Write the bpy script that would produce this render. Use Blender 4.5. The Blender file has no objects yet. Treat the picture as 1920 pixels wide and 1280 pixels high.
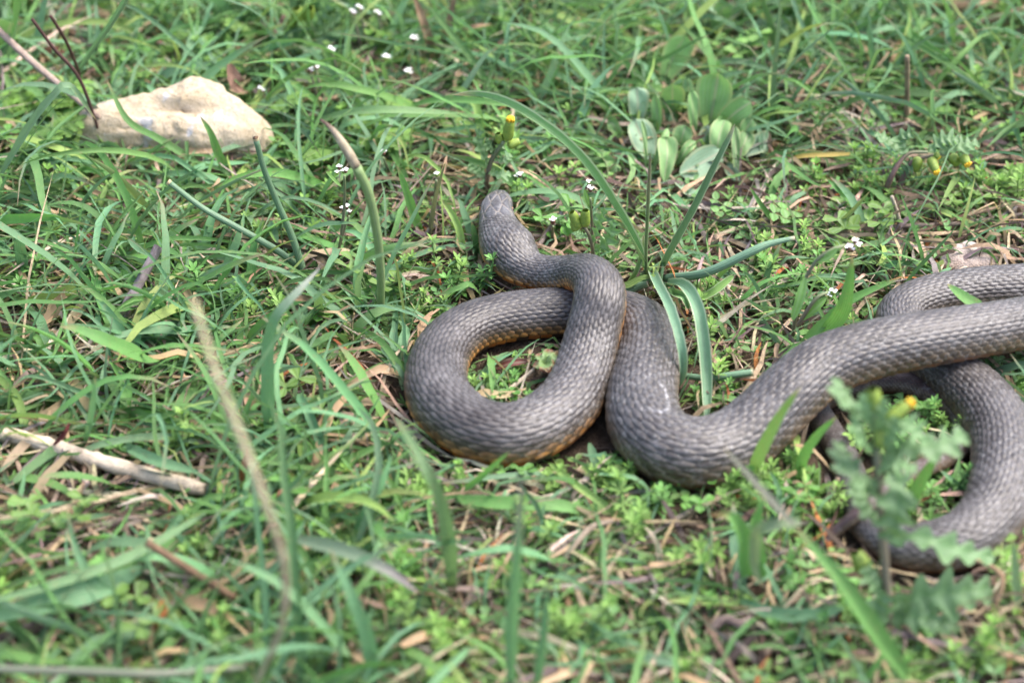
import bpy, math, random
import numpy as np
from mathutils import Vector

random.seed(7)
RNG = np.random.default_rng(11)
SC = bpy.context.scene
COL = SC.collection

# ------------------------------------------------------------------ camera
PITCH, FOV, DIST = math.radians(38), math.radians(28), 0.95
FWD = np.array([0, math.cos(PITCH), -math.sin(PITCH)])
UPV = np.array([0, math.sin(PITCH), math.cos(PITCH)])
CAM = np.array([0, 0, 0.014]) - FWD * DIST
TH = math.tan(FOV / 2)
cam = bpy.data.cameras.new('camera')
cam.sensor_width = 36
cam.angle = FOV
cam.clip_start, cam.clip_end = 0.01, 500
cam.dof.use_dof = True
cam.dof.focus_distance = 0.985
cam.dof.aperture_fstop = 5.2
cam.dof.aperture_blades = 7
co = bpy.data.objects.new('camera', cam)
COL.objects.link(co)
co.location = CAM
co.rotation_euler = (math.pi / 2 - PITCH, 0, 0)
SC.camera = co

# ------------------------------------------------------------------ light
SUN_EL, SUN_AZ = math.radians(60), math.radians(70)
world = bpy.data.worlds.new('World')
SC.world = world
world.use_nodes = True
wn = world.node_tree.nodes
sky = wn.new('ShaderNodeTexSky')
sky.sky_type = 'NISHITA'
sky.sun_disc = False
sky.sun_elevation = SUN_EL
sky.sun_rotation = SUN_AZ
sky.dust_density = 4.0
sky.air_density = 0.8
sky.ozone_density = 1.0
bg = wn['Background']
bg.inputs['Strength'].default_value = 0.15
world.node_tree.links.new(sky.outputs[0], bg.inputs['Color'])
sl = bpy.data.lights.new('sun', 'SUN')
sl.energy = 1.4
sl.angle = math.radians(38)
sl.color = (1.0, 0.97, 0.92)
so = bpy.data.objects.new('sun', sl)
COL.objects.link(so)
sd = Vector((math.sin(SUN_AZ) * math.cos(SUN_EL), math.cos(SUN_AZ) * math.cos(SUN_EL), math.sin(SUN_EL)))
so.rotation_euler = sd.to_track_quat('Z', 'Y').to_euler()
so.location = (0.6, 1.0, 2.0)
SC.view_settings.view_transform = 'Standard'
SC.view_settings.look = 'None'
SC.view_settings.gamma = 1
SC.view_settings.exposure = 1.7
SC.view_settings.use_curve_mapping = False
SC.cycles.use_denoising = True
SC.cycles.max_bounces = 8
SC.cycles.transmission_bounces = 4


# ------------------------------------------------------------------ helpers
def P(px, py, z=0.0):
    """point at height z (mm) that shows at photo pixel (px, py)"""
    d = FWD + (px - 960) / 960 * TH * np.array([1.0, 0, 0]) - (py - 640) / 960 * TH * UPV
    return CAM + d * ((z / 1000 - CAM[2]) / d[2])


def mpp(p):
    """metres per photo pixel at point p"""
    return np.dot(np.asarray(p) - CAM, FWD) * TH / 960


def project(V):
    d = V - CAM
    dep = d @ FWD
    return 960 + d[..., 0] / dep / TH * 960, 640 - (d @ UPV) / dep / TH * 960, dep


def nrm(a):
    return a / np.maximum(np.linalg.norm(a, axis=-1, keepdims=True), 1e-12)


def gh(x, y):
    return 0.0016 * np.sin(x * 31 + 1.3) * np.sin(y * 27 + .4) + 0.0012 * np.sin(x * 67 + y * 41) + \
        0.0008 * np.sin(x * 140 - y * 95 + 2)


def catmull(pts, n):
    p = np.asarray(pts, float)
    if len(p) == 2:
        return p[0] + (p[1] - p[0]) * np.linspace(0, 1, n)[:, None]
    q = np.vstack([2 * p[0] - p[1], p, 2 * p[-1] - p[-2]])
    s = np.concatenate([[0], np.cumsum(np.linalg.norm(np.diff(p[:, :3], axis=0), axis=1))])
    u = np.interp(np.linspace(0, s[-1], n), s, np.arange(len(p)))
    i = np.minimum(u.astype(int), len(p) - 2)
    t = (u - i)[:, None]
    a, b, c, d = q[i], q[i + 1], q[i + 2], q[i + 3]
    return .5 * (2 * b + (c - a) * t + (2 * a - 5 * b + 4 * c - d) * t * t + (3 * b - a - 3 * c + d) * t ** 3)


def mesh_np(name, V, F, col=None, par=None, smooth=True, mats=(), midx=None):
    V = np.asarray(V, np.float32)
    me = bpy.data.meshes.new(name)
    F = [np.asarray(f, np.int32) for f in (F if isinstance(F, list) else [F]) if len(f)]
    nl = sum(f.size for f in F)
    nf = sum(len(f) for f in F)
    me.vertices.add(len(V))
    me.vertices.foreach_set('co', V.ravel())
    me.loops.add(nl)
    me.loops.foreach_set('vertex_index', np.concatenate([f.ravel() for f in F]))
    me.polygons.add(nf)
    tot = np.concatenate([np.full(len(f), f.shape[1], np.int32) for f in F])
    me.polygons.foreach_set('loop_start', np.concatenate([[0], np.cumsum(tot)[:-1]]).astype(np.int32))
    me.polygons.foreach_set('loop_total', tot)
    me.polygons.foreach_set('use_smooth', np.full(nf, smooth))
    for m in mats:
        me.materials.append(m)
    if midx is not None:
        me.polygons.foreach_set('material_index', np.asarray(midx, np.int32))
    if col is not None:
        a = me.color_attributes.new('col', 'FLOAT_COLOR', 'POINT')
        c = np.ones((len(V), 4), np.float32)
        c[:, :3] = col
        a.data.foreach_set('color', c.ravel())
    if par is not None:
        a = me.attributes.new('par', 'FLOAT_VECTOR', 'POINT')
        a.data.foreach_set('vector', np.asarray(par, np.float32).ravel())
    me.update(calc_edges=True)
    return me


def grid_faces(n, m, k, wrap=False):
    """n patches of m rows x k columns of verts"""
    i = np.arange(m - 1)[:, None]
    j = np.arange(k if wrap else k - 1)[None, :]
    j2 = (j + 1) % k
    q = np.stack([i * k + j, i * k + j2, (i + 1) * k + j2, (i + 1) * k + j], -1).reshape(-1, 4)
    return (q[None] + (np.arange(n) * m * k)[:, None, None]).reshape(-1, 4)


def ribbons(paths, W, N, fold, col, K=3, rnd=None):
    """paths (n,m,3), half widths (n,m), normals, fold (n,) -> V,F,C,par"""
    n, m, _ = paths.shape
    T = nrm(np.gradient(paths, axis=1))
    N = np.broadcast_to(N if N.ndim == 3 else N[:, None, :], paths.shape)
    S = nrm(np.cross(T, N))
    U = np.cross(S, T)
    a = np.linspace(-1, 1, K)
    w = W[:, :, None, None]
    f = np.asarray(fold).reshape(n, 1, 1, 1)
    V = paths[:, :, None, :] + S[:, :, None, :] * w * a[None, None, :, None] * np.sqrt(np.maximum(0.1, 1 - (f * .8) ** 2)) \
        + U[:, :, None, :] * w * f * (np.abs(a)[None, None, :, None] - .4)
    C = np.broadcast_to(col[:, :, None, :], V.shape)
    t = np.linspace(0, 1, m)
    if rnd is None:
        rnd = RNG.random(n)
    par = np.stack([np.broadcast_to(t[None, :, None], (n, m, K)), np.broadcast_to(a[None, None, :], (n, m, K)),
                    np.broadcast_to(rnd[:, None, None], (n, m, K))], -1)
    return V.reshape(-1, 3), grid_faces(n, m, K), C.reshape(-1, 3), par.reshape(-1, 3)


def tube_np(path, R, k=8, cap=True, flat=1.0):
    path = np.asarray(path, float)
    m = len(path)
    R = np.broadcast_to(R, (m,))
    T = nrm(np.gradient(path, axis=0))
    up = np.array([0.13, -0.31, 0.94])
    S = nrm(np.cross(T, up))
    U = np.cross(S, T)
    th = np.arange(k) / k * 2 * math.pi
    V = path[:, None, :] + R[:, None, None] * (np.cos(th)[None, :, None] * S[:, None, :] + flat * np.sin(th)[None, :, None] * U[:, None, :])
    V = V.reshape(-1, 3)
    F = [grid_faces(1, m, k, True)]
    par = np.stack([np.repeat(np.linspace(0, 1, m), k), np.tile(np.cos(th), m), np.full(m * k, .5)], -1)
    if cap:
        F.append(np.array([list(range(k))[::-1], [(m - 1) * k + i for i in range(k)]]))
    return V, F, par


class Acc:
    """collects pieces into one mesh"""
    def __init__(s):
        s.V, s.F4, s.Fn, s.C, s.Pm, s.n = [], [], {}, [], [], 0

    def add(s, V, F, C, par=None):
        V = np.asarray(V)
        s.V.append(V)
        for f in (F if isinstance(F, list) else [F]):
            if len(f):
                f = np.asarray(f)
                s.Fn.setdefault(f.shape[1], []).append(f + s.n)
        s.C.append(np.broadcast_to(np.asarray(C, float), V.shape))
        s.Pm.append(np.zeros(V.shape) if par is None else par)
        s.n += len(V)
        return s

    def mesh(s, name, mat, loc=(0, 0, 0), smooth=True):
        return mesh_np(name, np.concatenate(s.V) - np.asarray(loc), [np.concatenate(v) for v in s.Fn.values()],
                       np.concatenate(s.C), np.concatenate(s.Pm), smooth, (mat,))


def tag(o, label, cat, group=None, kind=None):
    if label:
        o['label'] = label
    if cat:
        o['category'] = cat
    if group:
        o['group'] = group
    if kind:
        o['kind'] = kind
    return o


def obj(name, me, parent=None, loc=(0, 0, 0)):
    o = bpy.data.objects.new(name, me)
    COL.objects.link(o)
    o.location = loc
    if parent:
        o.parent = parent
    return o


def thing(name, label, cat, loc=(0, 0, 0), group=None):
    return tag(obj(name, None, None, loc), label, cat, group)


# ------------------------------------------------------------------ materials
def new_mat(name):
    m = bpy.data.materials.new(name)
    m.use_nodes = True
    nt = m.node_tree
    return m, nt, nt.nodes['Principled BSDF'], nt.nodes['Material Output']


class NB:
    def __init__(s, nt):
        s.nt = nt

    def n(s, t, **kw):
        x = s.nt.nodes.new('ShaderNode' + t)
        for k, v in kw.items():
            setattr(x, k, v)
        return x

    def l(s, a, b):
        s.nt.links.new(a, b)

    def val(s, sock, v):
        if hasattr(v, 'links') or isinstance(v, bpy.types.NodeSocket):
            s.l(v, sock)
        else:
            sock.default_value = v

    def math(s, op, a, b=None, c=None, clamp=False):
        x = s.n('Math', operation=op, use_clamp=clamp)
        for i, v in enumerate((a, b, c)):
            if v is not None:
                s.val(x.inputs[i], v)
        return x.outputs[0]

    def mix(s, f, a, b, blend='MIX'):
        x = s.n('Mix', data_type='RGBA', blend_type=blend)
        s.val(x.inputs['Factor'], f)
        for k, v in ((6, a), (7, b)):
            if isinstance(v, tuple):
                v = (*v[:3], 1)
            s.val(x.inputs[k], v)
        return x.outputs[2]

    def noise(s, scale, detail=3, rough=.55, vec=None):
        x = s.n('TexNoise')
        x.inputs['Scale'].default_value = scale
        x.inputs['Detail'].default_value = detail
        x.inputs['Roughness'].default_value = rough
        if vec is not None:
            s.l(vec, x.inputs['Vector'])
        return x.outputs['Fac']

    def ramp(s, f, stops):
        x = s.n('ValToRGB')
        e = x.color_ramp.elements
        while len(e) < len(stops):
            e.new(.5)
        for el, (p, c) in zip(e, stops):
            el.position = p
            el.color = (*c[:3], 1) if isinstance(c, tuple) else (c, c, c, 1)
        s.l(f, x.inputs[0])
        return x.outputs[0]

    def attr(s, name):
        return s.n('Attribute', attribute_name=name)

    def bump(s, h, dist, strength=1.0):
        x = s.n('Bump')
        x.inputs['Distance'].default_value = dist
        x.inputs['Strength'].default_value = strength
        s.l(h, x.inputs['Height'])
        return x.outputs[0]

    def geo(s):
        return s.n('NewGeometry').outputs['Position']


def foliage_mat(name, trans=.3, rough=.45, stripes=7.0, margin=None, rib=None, spots=.12, spec=.4, under=.12, mstr=.6):
    m, nt, b, out = new_mat(name)
    k = NB(nt)
    c = k.attr('col').outputs['Color']
    par = k.attr('par').outputs['Vector']
    sx = k.n('SeparateXYZ')
    k.l(par, sx.inputs[0])
    t, a = sx.outputs[0], sx.outputs[1]
    pos = k.geo()
    n1 = k.noise(160, 3, .6, pos)
    n2 = k.noise(900, 2, .6, pos)
    v = k.math('ADD', k.math('MULTIPLY', n1, .7), k.math('MULTIPLY', n2, .5))
    v = k.math('ADD', v, .42)
    c = k.mix(1.0, c, k.ramp(k.math('MULTIPLY', v, .6), [(0, (.45, .45, .45)), (1, (1.45, 1.4, 1.35))]), 'MULTIPLY')
    st = k.math('SINE', k.math('MULTIPLY', a, stripes * math.pi))
    c = k.mix(k.math('MULTIPLY', k.math('ADD', st, 1), .10), c, (.35, .45, .3))
    if rib:
        f = k.math('LESS_THAN', k.math('ABSOLUTE', a), .09)
        c = k.mix(k.math('MULTIPLY', f, .4), c, rib)
    if margin:
        f = k.math('GREATER_THAN', k.math('ABSOLUTE', a), .8)
        c = k.mix(k.math('MULTIPLY', f, mstr), c, margin)
    # blotches: brown flecks and paler worn spots
    sp = k.ramp(k.noise(420, 2, .5, pos), [(.60, 0.0), (.70, 1.0)])
    c = k.mix(k.math('MULTIPLY', sp, spots), c, (.33, .24, .12))
    gb = k.n('NewGeometry').outputs['Backfacing']
    c = k.mix(k.math('MULTIPLY', gb, under), c, (.32, .4, .3))
    k.l(c, b.inputs['Base Color'])
    k.l(k.math('ADD', k.math('MULTIPLY', n1, .25), rough - .1), b.inputs['Roughness'])
    b.inputs['Specular IOR Level'].default_value = spec
    k.l(k.bump(k.math('ADD', k.math('MULTIPLY', st, .35), n2), .00025, .55), b.inputs['Normal'])
    tr = k.n('BsdfTranslucent')
    k.l(k.mix(.5, c, k.mix(1.0, c, (1.3, 1.45, .6), 'MULTIPLY')), tr.inputs['Color'])
    ms = k.n('MixShader')
    ms.inputs[0].default_value = trans
    k.l(b.outputs[0], ms.inputs[1])
    k.l(tr.outputs[0], ms.inputs[2])
    k.l(ms.outputs[0], out.inputs['Surface'])
    return m


M_BLADE = foliage_mat('grass_leaf', .28, .48, 7, spots=.26, spec=.3)
M_LEAF = foliage_mat('small_leaf', .30, .5, 2, spots=.1)
M_BROAD = foliage_mat('broad_leaf', .22, .5, 9, margin=(.42, .40, .2), rib=(.45, .38, .28), spots=.18, mstr=.35)
M_STRAP = foliage_mat('strap_leaf', .18, .42, 11, margin=(.5, .55, .36), spots=.05)
M_TUBE = foliage_mat('hollow_leaf', .1, .4, 5, spots=.1)


def dry_mat(name, rough=.75, grain=1.0):
    m, nt, b, out = new_mat(name)
    k = NB(nt)
    c = k.attr('col').outputs['Color']
    par = k.attr('par').outputs['Vector']
    mp = k.n('Mapping')
    mp.inputs['Scale'].default_value = (3, 14, 9)
    k.l(par, mp.inputs['Vector'])
    pos = k.geo()
    g = k.noise(1.6, 4, .7, mp.outputs[0])
    n1 = k.noise(140, 4, .65, pos)
    n2 = k.noise(1100, 2, .6, pos)
    c = k.mix(1.0, c, k.ramp(g, [(.3, (.5, .45, .42)), (.7, (1.25, 1.25, 1.25))]), 'MULTIPLY')
    c = k.mix(1.0, c, k.ramp(n1, [(.3, (.55, .52, .5)), (.65, (1.15, 1.15, 1.15))]), 'MULTIPLY')
    k.l(c, b.inputs['Base Color'])
    b.inputs['Roughness'].default_value = rough
    b.inputs['Specular IOR Level'].default_value = .25
    k.l(k.bump(k.math('ADD', g, k.math('MULTIPLY', n2, .5)), .0006 * grain, .8), b.inputs['Normal'])
    return m


M_DRY = dry_mat('dry_straw')
M_WOOD = dry_mat('weathered_stalk', .8, 1.6)


def plain_mat(name, c1, c2, scale, rough=.6, bump=.0005, trans=0):
    m, nt, b, out = new_mat(name)
    k = NB(nt)
    pos = k.geo()
    n = k.noise(scale, 4, .6, pos)
    k.l(k.ramp(n, [(.3, c1), (.7, c2)]), b.inputs['Base Color'])
    b.inputs['Roughness'].default_value = rough
    k.l(k.bump(n, bump, .7), b.inputs['Normal'])
    return m


M_YELLOW = plain_mat('yellow_floret', (.75, .38, .015), (.85, .6, .03), 900, .6)
M_WHITE = plain_mat('white_petal', (.78, .78, .76), (.9, .9, .9), 500, .55)
M_BRACT = plain_mat('green_bract', (.16, .26, .04), (.30, .38, .06), 700, .5)
M_CALYX = plain_mat('brown_calyx', (.10, .04, .03), (.2, .1, .05), 900, .6)
M_IRIS = plain_mat('eye_iris', (.30, .11, .03), (.4, .18, .05), 1500, .15, .00005)
M_PUPIL = plain_mat('eye_pupil', (.008, .007, .006), (.012, .01, .01), 500, .08, .00001)

# soil
M_SOIL, nt, b, _ = new_mat('soil')
k = NB(nt)
pos = k.geo()
n1, n2, n3 = k.noise(22, 5, .65, pos), k.noise(190, 5, .7, pos), k.noise(900, 3, .6, pos)
c = k.ramp(n2, [(.25, (.024, .017, .012)), (.5, (.070, .049, .034)), (.8, (.17, .125, .09))])
c = k.mix(k.ramp(n1, [(.42, 0.0), (.6, 1.0)]), c, k.ramp(n3, [(.3, (.05, .035, .024)), (.7, (.20, .15, .11))]))
k.l(c, b.inputs['Base Color'])
b.inputs['Roughness'].default_value = .95
b.inputs['Specular IOR Level'].default_value = .1
k.l(k.bump(k.math('ADD', n2, k.math('MULTIPLY', n3, .4)), .004, .9), b.inputs['Normal'])


def rock_mat(name, base, dark, pale, lichen=.5):
    m, nt, b, out = new_mat(name)
    k = NB(nt)
    pos = k.geo()
    n1, n2, n3 = k.noise(38, 5, .65, pos), k.noise(260, 5, .7, pos), k.noise(1200, 3, .6, pos)
    c = k.ramp(n2, [(.22, dark), (.42, base), (.8, pale)])
    c = k.mix(k.ramp(n1, [(.5, 0.0), (.66, .6)]), c, pale)
    w = k.noise(75, 3, .5, pos)
    c = k.mix(k.math('MULTIPLY', k.ramp(w, [(.61, 0.0), (.66, 1.0)]), lichen), c, (.62, .61, .62))
    c = k.mix(k.ramp(n3, [(.26, .6), (.36, 0.0)]), c, dark)
    k.l(c, b.inputs['Base Color'])
    b.inputs['Roughness'].default_value = .92
    b.inputs['Specular IOR Level'].default_value = .2
    k.l(k.bump(k.math('ADD', n2, k.math('MULTIPLY', n3, .5)), .003, .9), b.inputs['Normal'])
    return m


M_ROCK = rock_mat('limestone', (.54, .43, .285), (.28, .20, .12), (.68, .58, .45), .8)
M_STONE = rock_mat('pale_stone', (.46, .36, .30), (.28, .2, .15), (.6, .5, .44), .3)

# snake skin
M_SKIN, nt, b, _ = new_mat('snake_skin')
k = NB(nt)
pos = k.geo()
c = k.attr('col').outputs['Color']
n1, n2 = k.noise(85, 5, .7, pos), k.noise(1500, 3, .65, pos)
c = k.mix(1.0, c, k.ramp(n1, [(.34, (.58, .53, .50)), (.66, (1.3, 1.3, 1.32))]), 'MULTIPLY')
c = k.mix(1.0, c, k.ramp(n2, [(.3, (.78, .77, .76)), (.7, (1.15, 1.15, 1.16))]), 'MULTIPLY')
dust = k.math('MULTIPLY', k.ramp(k.noise(480, 4, .7, pos), [(.50, 0.0), (.74, .75)]), k.ramp(k.noise(14, 2, .5, pos), [(.44, 0.0), (.58, .9)]))
c = k.mix(dust, c, (.27, .265, .26))
k.l(c, b.inputs['Base Color'])
k.l(k.math('ADD', k.math('MULTIPLY', n2, .22), k.math('ADD', k.math('MULTIPLY', n1, .24), .18)), b.inputs['Roughness'])
b.inputs['Specular IOR Level'].default_value = .5
k.l(k.bump(n2, .00022, .5), b.inputs['Normal'])

# ------------------------------------------------------------------ ground
xs = np.concatenate([-np.geomspace(1.0, 90, 26)[::-1], np.linspace(-.97, .97, 250), np.geomspace(1.0, 90, 26)])
X, Y = np.meshgrid(xs, xs + 0.1)
fade = np.clip(1.4 - np.hypot(X, Y - .1), 0, 1)
Z = gh(X, Y) * fade - .0005
Z += fade * .0011 * RNG.standard_normal(X.shape)
me = mesh_np('ground', np.stack([X, Y, Z], -1).reshape(-1, 3), grid_faces(1, len(xs), len(xs)), mats=(M_SOIL,))
tag(obj('ground', me), 'brown soil under the grass and straw', None, None, 'structure')

# ------------------------------------------------------------------ snake
# px, py of the centre line in the photo, height factor lift (mm) and half width (px)
SP = [
    (938, 362, 21, 11), (937, 367, 21.5, 17), (934, 379, 22, 27), (931, 397, 22, 31), (934, 420, 22, 36), (942, 444, 21, 45), (953, 466, 20, 51),
    (968, 488, 18, 47), (994, 507, 17, 37), (1027, 514, 18, 36), (1062, 514, 22, 37), (1096, 514, 28, 41),
    (1121, 534, 32, 46), (1124, 568, 30, 49), (1115, 612, 23, 50), (1104, 660, 16.5, 53), (1090, 710, 13, 56),
    (1062, 760, None, 60), (1010, 800, None, 62), (950, 817, None, 63), (880, 800, None, 62), (828, 752, None, 61), (818, 700, None, 57),
    (838, 650, None, 53), (882, 616, None, 50), (940, 598, None, 49), (1010, 589, None, 49), (1090, 586, None, 49),
    (1150, 592, None, 52), (1198, 612, None, 56), (1214, 650, None, 59), (1212, 695, None, 62), (1204, 745, None, 66),
    (1212, 798, None, 70), (1252, 838, None, 71), (1312, 850, None, 70), (1376, 832, None, 68), (1430, 790, 18, 65),
    (1486, 735, 25, 62), (1546, 688, 29, 60), (1622, 660, 32, 58), (1702, 643, 33, 56), (1790, 628, 32, 54), (1870, 615, 29, 52),
    (1960, 600, 23, 51), (2050, 588, 15, 50), (2110, 570, None, 49), (2125, 548, None, 48), (2080, 532, None, 47), (2000, 530, None, 47), (1920, 540, None, 47), (1830, 546, None, 46),
    (1745, 560, None, 45), (1695, 584, None, 45), (1690, 618, None, 45), (1715, 660, None, 45), (1772, 695, None, 51),
    (1834, 744, None, 57), (1878, 812, None, 61), (1884, 890, None, 63), (1862, 962, None, 61), (1810, 1010, None, 57), (1742, 1026, None, 50),
    (1682, 1020, None, 43), (1634, 986, None, 37), (1605, 920, None, 31), (1580, 852, None, 27), (1548, 797, None, 25), (1532, 762, None, 24),
    (1568, 735, None, 24), (1640, 716, None, 24), (1710, 722, None, 23), (1770, 752, None, 22), (1808, 795, None, 21), (1800, 840, None, 20),
    (1752, 868, 8, 19), (1692, 897, 13, 17), (1642, 935, 18.5, 15.5), (1610, 962, 15, 14), (1572, 992, 8, 11), (1545, 1018, 4, 6), (1533, 1034, 3, 2.5)]
HT, HB = .90, .82      # height of the back and of the belly against the half width


def snake_point(px, py, z, r):
    zz = 12.0 if z is None else z
    for _ in range(3):
        p = P(px, py, zz)
        rm = r * mpp(p)
        if z is None:
            zz = rm * 1000 * HB + .5
    return [*p, rm]


CTRL = np.array([snake_point(*s) for s in SP])
FINE = catmull(CTRL, 4000)
FINE[:, 3] = np.maximum(FINE[:, 3], .0004)
ds = np.linalg.norm(np.diff(FINE[:, :3], axis=0), axis=1)
S_LEN = np.concatenate([[0], np.cumsum(ds)])
PITCHK = .41
HEADK = np.interp(S_LEN[1:], [0, .034, .055], [.42, .50, 1.0])      # smaller scales on the head
U_FINE = np.concatenate([[0], np.cumsum(ds / (HEADK * PITCHK * np.maximum(.5 * (FINE[1:, 3] + FINE[:-1, 3]), .0022)))])


def build_snake():
    per, around = 8, 204
    U = np.arange(0, U_FINE[-1], 1 / per)
    s = np.interp(U, U_FINE, S_LEN)
    cen = np.stack([np.interp(s, S_LEN, FINE[:, i]) for i in range(3)], -1)
    r = np.interp(s, S_LEN, FINE[:, 3])
    kk = np.exp(-.5 * (np.arange(-24, 25) / 9.0) ** 2)
    kk /= kk.sum()
    cs = np.stack([np.convolve(np.pad(cen[:, i], 24, 'edge'), kk, 'valid') for i in range(3)], -1)
    T = nrm(np.gradient(cs, axis=0))
    S = nrm(np.cross(T, np.array([0, 0, 1.0])))
    N = np.cross(S, T)
    m = len(U)
    th = (np.arange(around) / around - .5) * 2 * math.pi          # 0 = spine
    # more samples on the back
    th = th - .22 * np.sin(th)
    y_crown = 424
    # arc length along the head
    snout = S_LEN[0]
    px_f, py_f, _ = project(FINE[:, :3])
    s_crown = S_LEN[np.argmax(py_f > y_crown)]
    s_front = S_LEN[int(np.argmin(np.where(S_LEN > S_LEN[-1] * .15, np.hypot(px_f - 1150, py_f - 592), 9e9)))]
    s_nape = S_LEN[np.argmax(py_f > 500)]
    headf = np.clip(1 - s / s_nape, 0, 1)
    hf = (HT - .28 * headf)[:, None]
    hb = (HB - .14 * headf)[:, None]
    ct, sn = np.cos(th)[None, :], np.sin(th)[None, :]
    w = np.sign(sn) * np.abs(sn) ** .92
    h = np.where(ct > 0, hf * np.abs(ct) ** .95, -hb * np.abs(ct) ** .8)
    base = cen[:, None, :] + r[:, None, None] * (w[..., None] * S[:, None, :] + h[..., None] * N[:, None, :])
    # outward normal of the tube
    out = nrm(np.sin(th)[None, :, None] * S[:, None, :] * 1.0 + (ct / np.maximum(hf, .3))[..., None] * N[:, None, :])
    # ---- dorsal scales
    A_ROWS, TMAX = 21, math.radians(104)
    q = (th / TMAX)                                   # -1..1 on the back
    v = (np.sign(q) * np.abs(q) ** .9) * (A_ROWS / 2)   # spine rows narrower, flank rows broader
    v = v[None, :] + 0 * U[:, None]
    u = U[:, None] + 0 * v
    best = np.full(v.shape, -9.0)
    ident = np.zeros(v.shape)
    edge = np.zeros(v.shape)
    rowid = np.zeros(v.shape)
    xloc = np.zeros(v.shape)
    yloc = np.zeros(v.shape)
    for dj in (-1, 0, 1):
        j = np.round(v) + dj
        off = np.mod(j, 2) * .5
        for di in (-1, 0, 1):
            i = np.round(u - off) + di
            x = u - off - i                              # >0 towards the tail
            y = v - j
            flank = np.clip((np.abs(j) - 7.0) / 2.5, 0, 1)
            A, B = .62 + 0 * flank, .63 + .14 * flank
            xx = x + .04
            wob = .06 * np.sin(i * 12.9 + j * 78.2)
            d2 = (np.abs(xx) / A) ** 2.2 + (np.abs(y) / (B + wob * .4)) ** 2 * (1 + .25 * (xx < 0))
            inside = d2 < 1
            keel = .22 * np.exp(-(y / .09) ** 2) * (1 - .8 * flank)
            hh = .85 * xx + .70 * (1 - np.clip(d2, 0, 1) ** 1.6) + keel * (1 - d2) + wob * .5
            hh = np.where(inside & (np.abs(j) <= 10.5), hh, -9)
            up = hh > best
            best = np.where(up, hh, best)
            ident = np.where(up, np.mod(np.sin(i * 127.1 + j * 311.7) * 43758.5, 1), ident)
            edge = np.where(up, np.sqrt(np.clip(d2, 0, 1)), edge)
            rowid = np.where(up, j, rowid)
            xloc = np.where(up, xx, xloc)
            yloc = np.where(up, y, yloc)
    gap = best < -5
    best = np.where(gap, -.5, best)
    amp = (PITCHK * r * np.interp(s, [0, .034, .055], [.6, .75, 1.0]))[:, None] * .10
    disp = best * amp
    # ---- belly shields
    belly = np.clip((np.abs(th) - math.radians(100)) / math.radians(5), 0, 1)[None, :]
    fu = np.mod(u * .8, 1)
    bh = (fu - .5) * .9 - (fu > .93) * .5
    disp = disp * (1 - belly) + belly * bh * amp
    # ---- crown shields
    crown = np.clip((s_crown - s) / .0022 + .5, 0, 1)[:, None] * np.clip((math.radians(100) - np.abs(th)) / .3, 0, 1)[None, :]
    seeds = np.array([(0, .05), (-.42, .12), (.42, .12), (-.36, .30), (.36, .30), (0, .60), (-.62, .56), (.62, .56), (-.40, .90), (.40, .90),
                      (-1.0, .25), (1.0, .25), (-1.0, .45), (1.0, .45), (-1.05, .68), (1.05, .68), (-1.05, .92), (1.05, .92), (0, 1.2), (-.7, 1.2), (.7, 1.2)])
    seeds = np.concatenate([seeds])
    hx = np.sin(np.clip(th, -1.57, 1.57))[None, :] * 1.0 + 0 * u
    hy = (s / s_crown)[:, None] + 0 * u
    d = np.stack([np.hypot((hx - a) * .9, (hy - c_) * 1.05) for a, c_ in seeds], -1)
    ds2 = np.sort(d, -1)[..., :2]
    pl = np.clip((ds2[..., 1] - ds2[..., 0]) / .16, 0, 1)
    ch = (pl ** .5 - .6) * .0006
    disp = disp * (1 - crown) + crown * ch
    taper = np.clip(U / 3, 0, 1)[:, None]
    disp *= taper
    V = base + out * disp[..., None]
    # ---- colour of the scales themselves
    deg = np.degrees(np.abs(th))[None, :] + 0 * u
    row = np.abs(rowid)
    g = np.array([.069, .064, .063])
    tail = np.clip((U - U[-1] * .60) / (U[-1] * .08), 0, 1)[:, None, None]     # browner hind body
    s_rear = S_LEN[int(np.argmin(np.where(S_LEN > S_LEN[-1] * .75, np.hypot(px_f - 1555, py_f - 738), 9e9)))]
    rear = np.clip((s - s_rear) / .02, 0, 1)[:, None, None]
    C = g[None, None, :] * (.68 + .64 * ident[..., None] ** 1.5)
    C = C * (1 - .2 * tail) + np.array([.012, .004, .0]) * tail
    C = C * (1 - .6 * rear) + np.array([.050, .012, .008]) * rear
    brown = np.clip((row - 6.2 + 2.2 * tail[..., 0]) / 2.6, 0, 1)[..., None]
    C = C * (1 - brown) + brown * (np.array([.088, .066, .043]) * (.7 + .6 * ident[..., None]) * (1 + .25 * tail))
    dk = np.clip((edge - .62) / .2, 0, 1)[..., None] * (1 - brown) * .85
    C = C * (1 - dk) + dk * np.array([.032, .028, .028])
    dk = np.clip((-.20 - xloc) / .14, 0, 1)[..., None] * (1 - brown * .6) * .75
    C = C * (1 - dk) + dk * np.array([.030, .026, .026])
    pale = np.clip((edge - .70) / .16, 0, 1)[..., None] * (.20 + .50 * brown) * (xloc > .1)[..., None]
    C = C * (1 - pale) + pale * np.array([.25, .215, .165])
    kl = (np.exp(-(yloc / .09) ** 2) * .3 * np.clip(1 - edge, 0, 1))[..., None] * (1 - brown)
    C = C * (1 - kl) + kl * np.array([.17, .16, .16])
    C = np.where(gap[..., None], np.array([.03, .026, .026]), C)
    low = np.clip((row - 8.8) / .6, 0, 1)[..., None]
    front = (1 - .86 * np.clip((s - s_front) / .04, 0, 1)[:, None, None])
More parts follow.
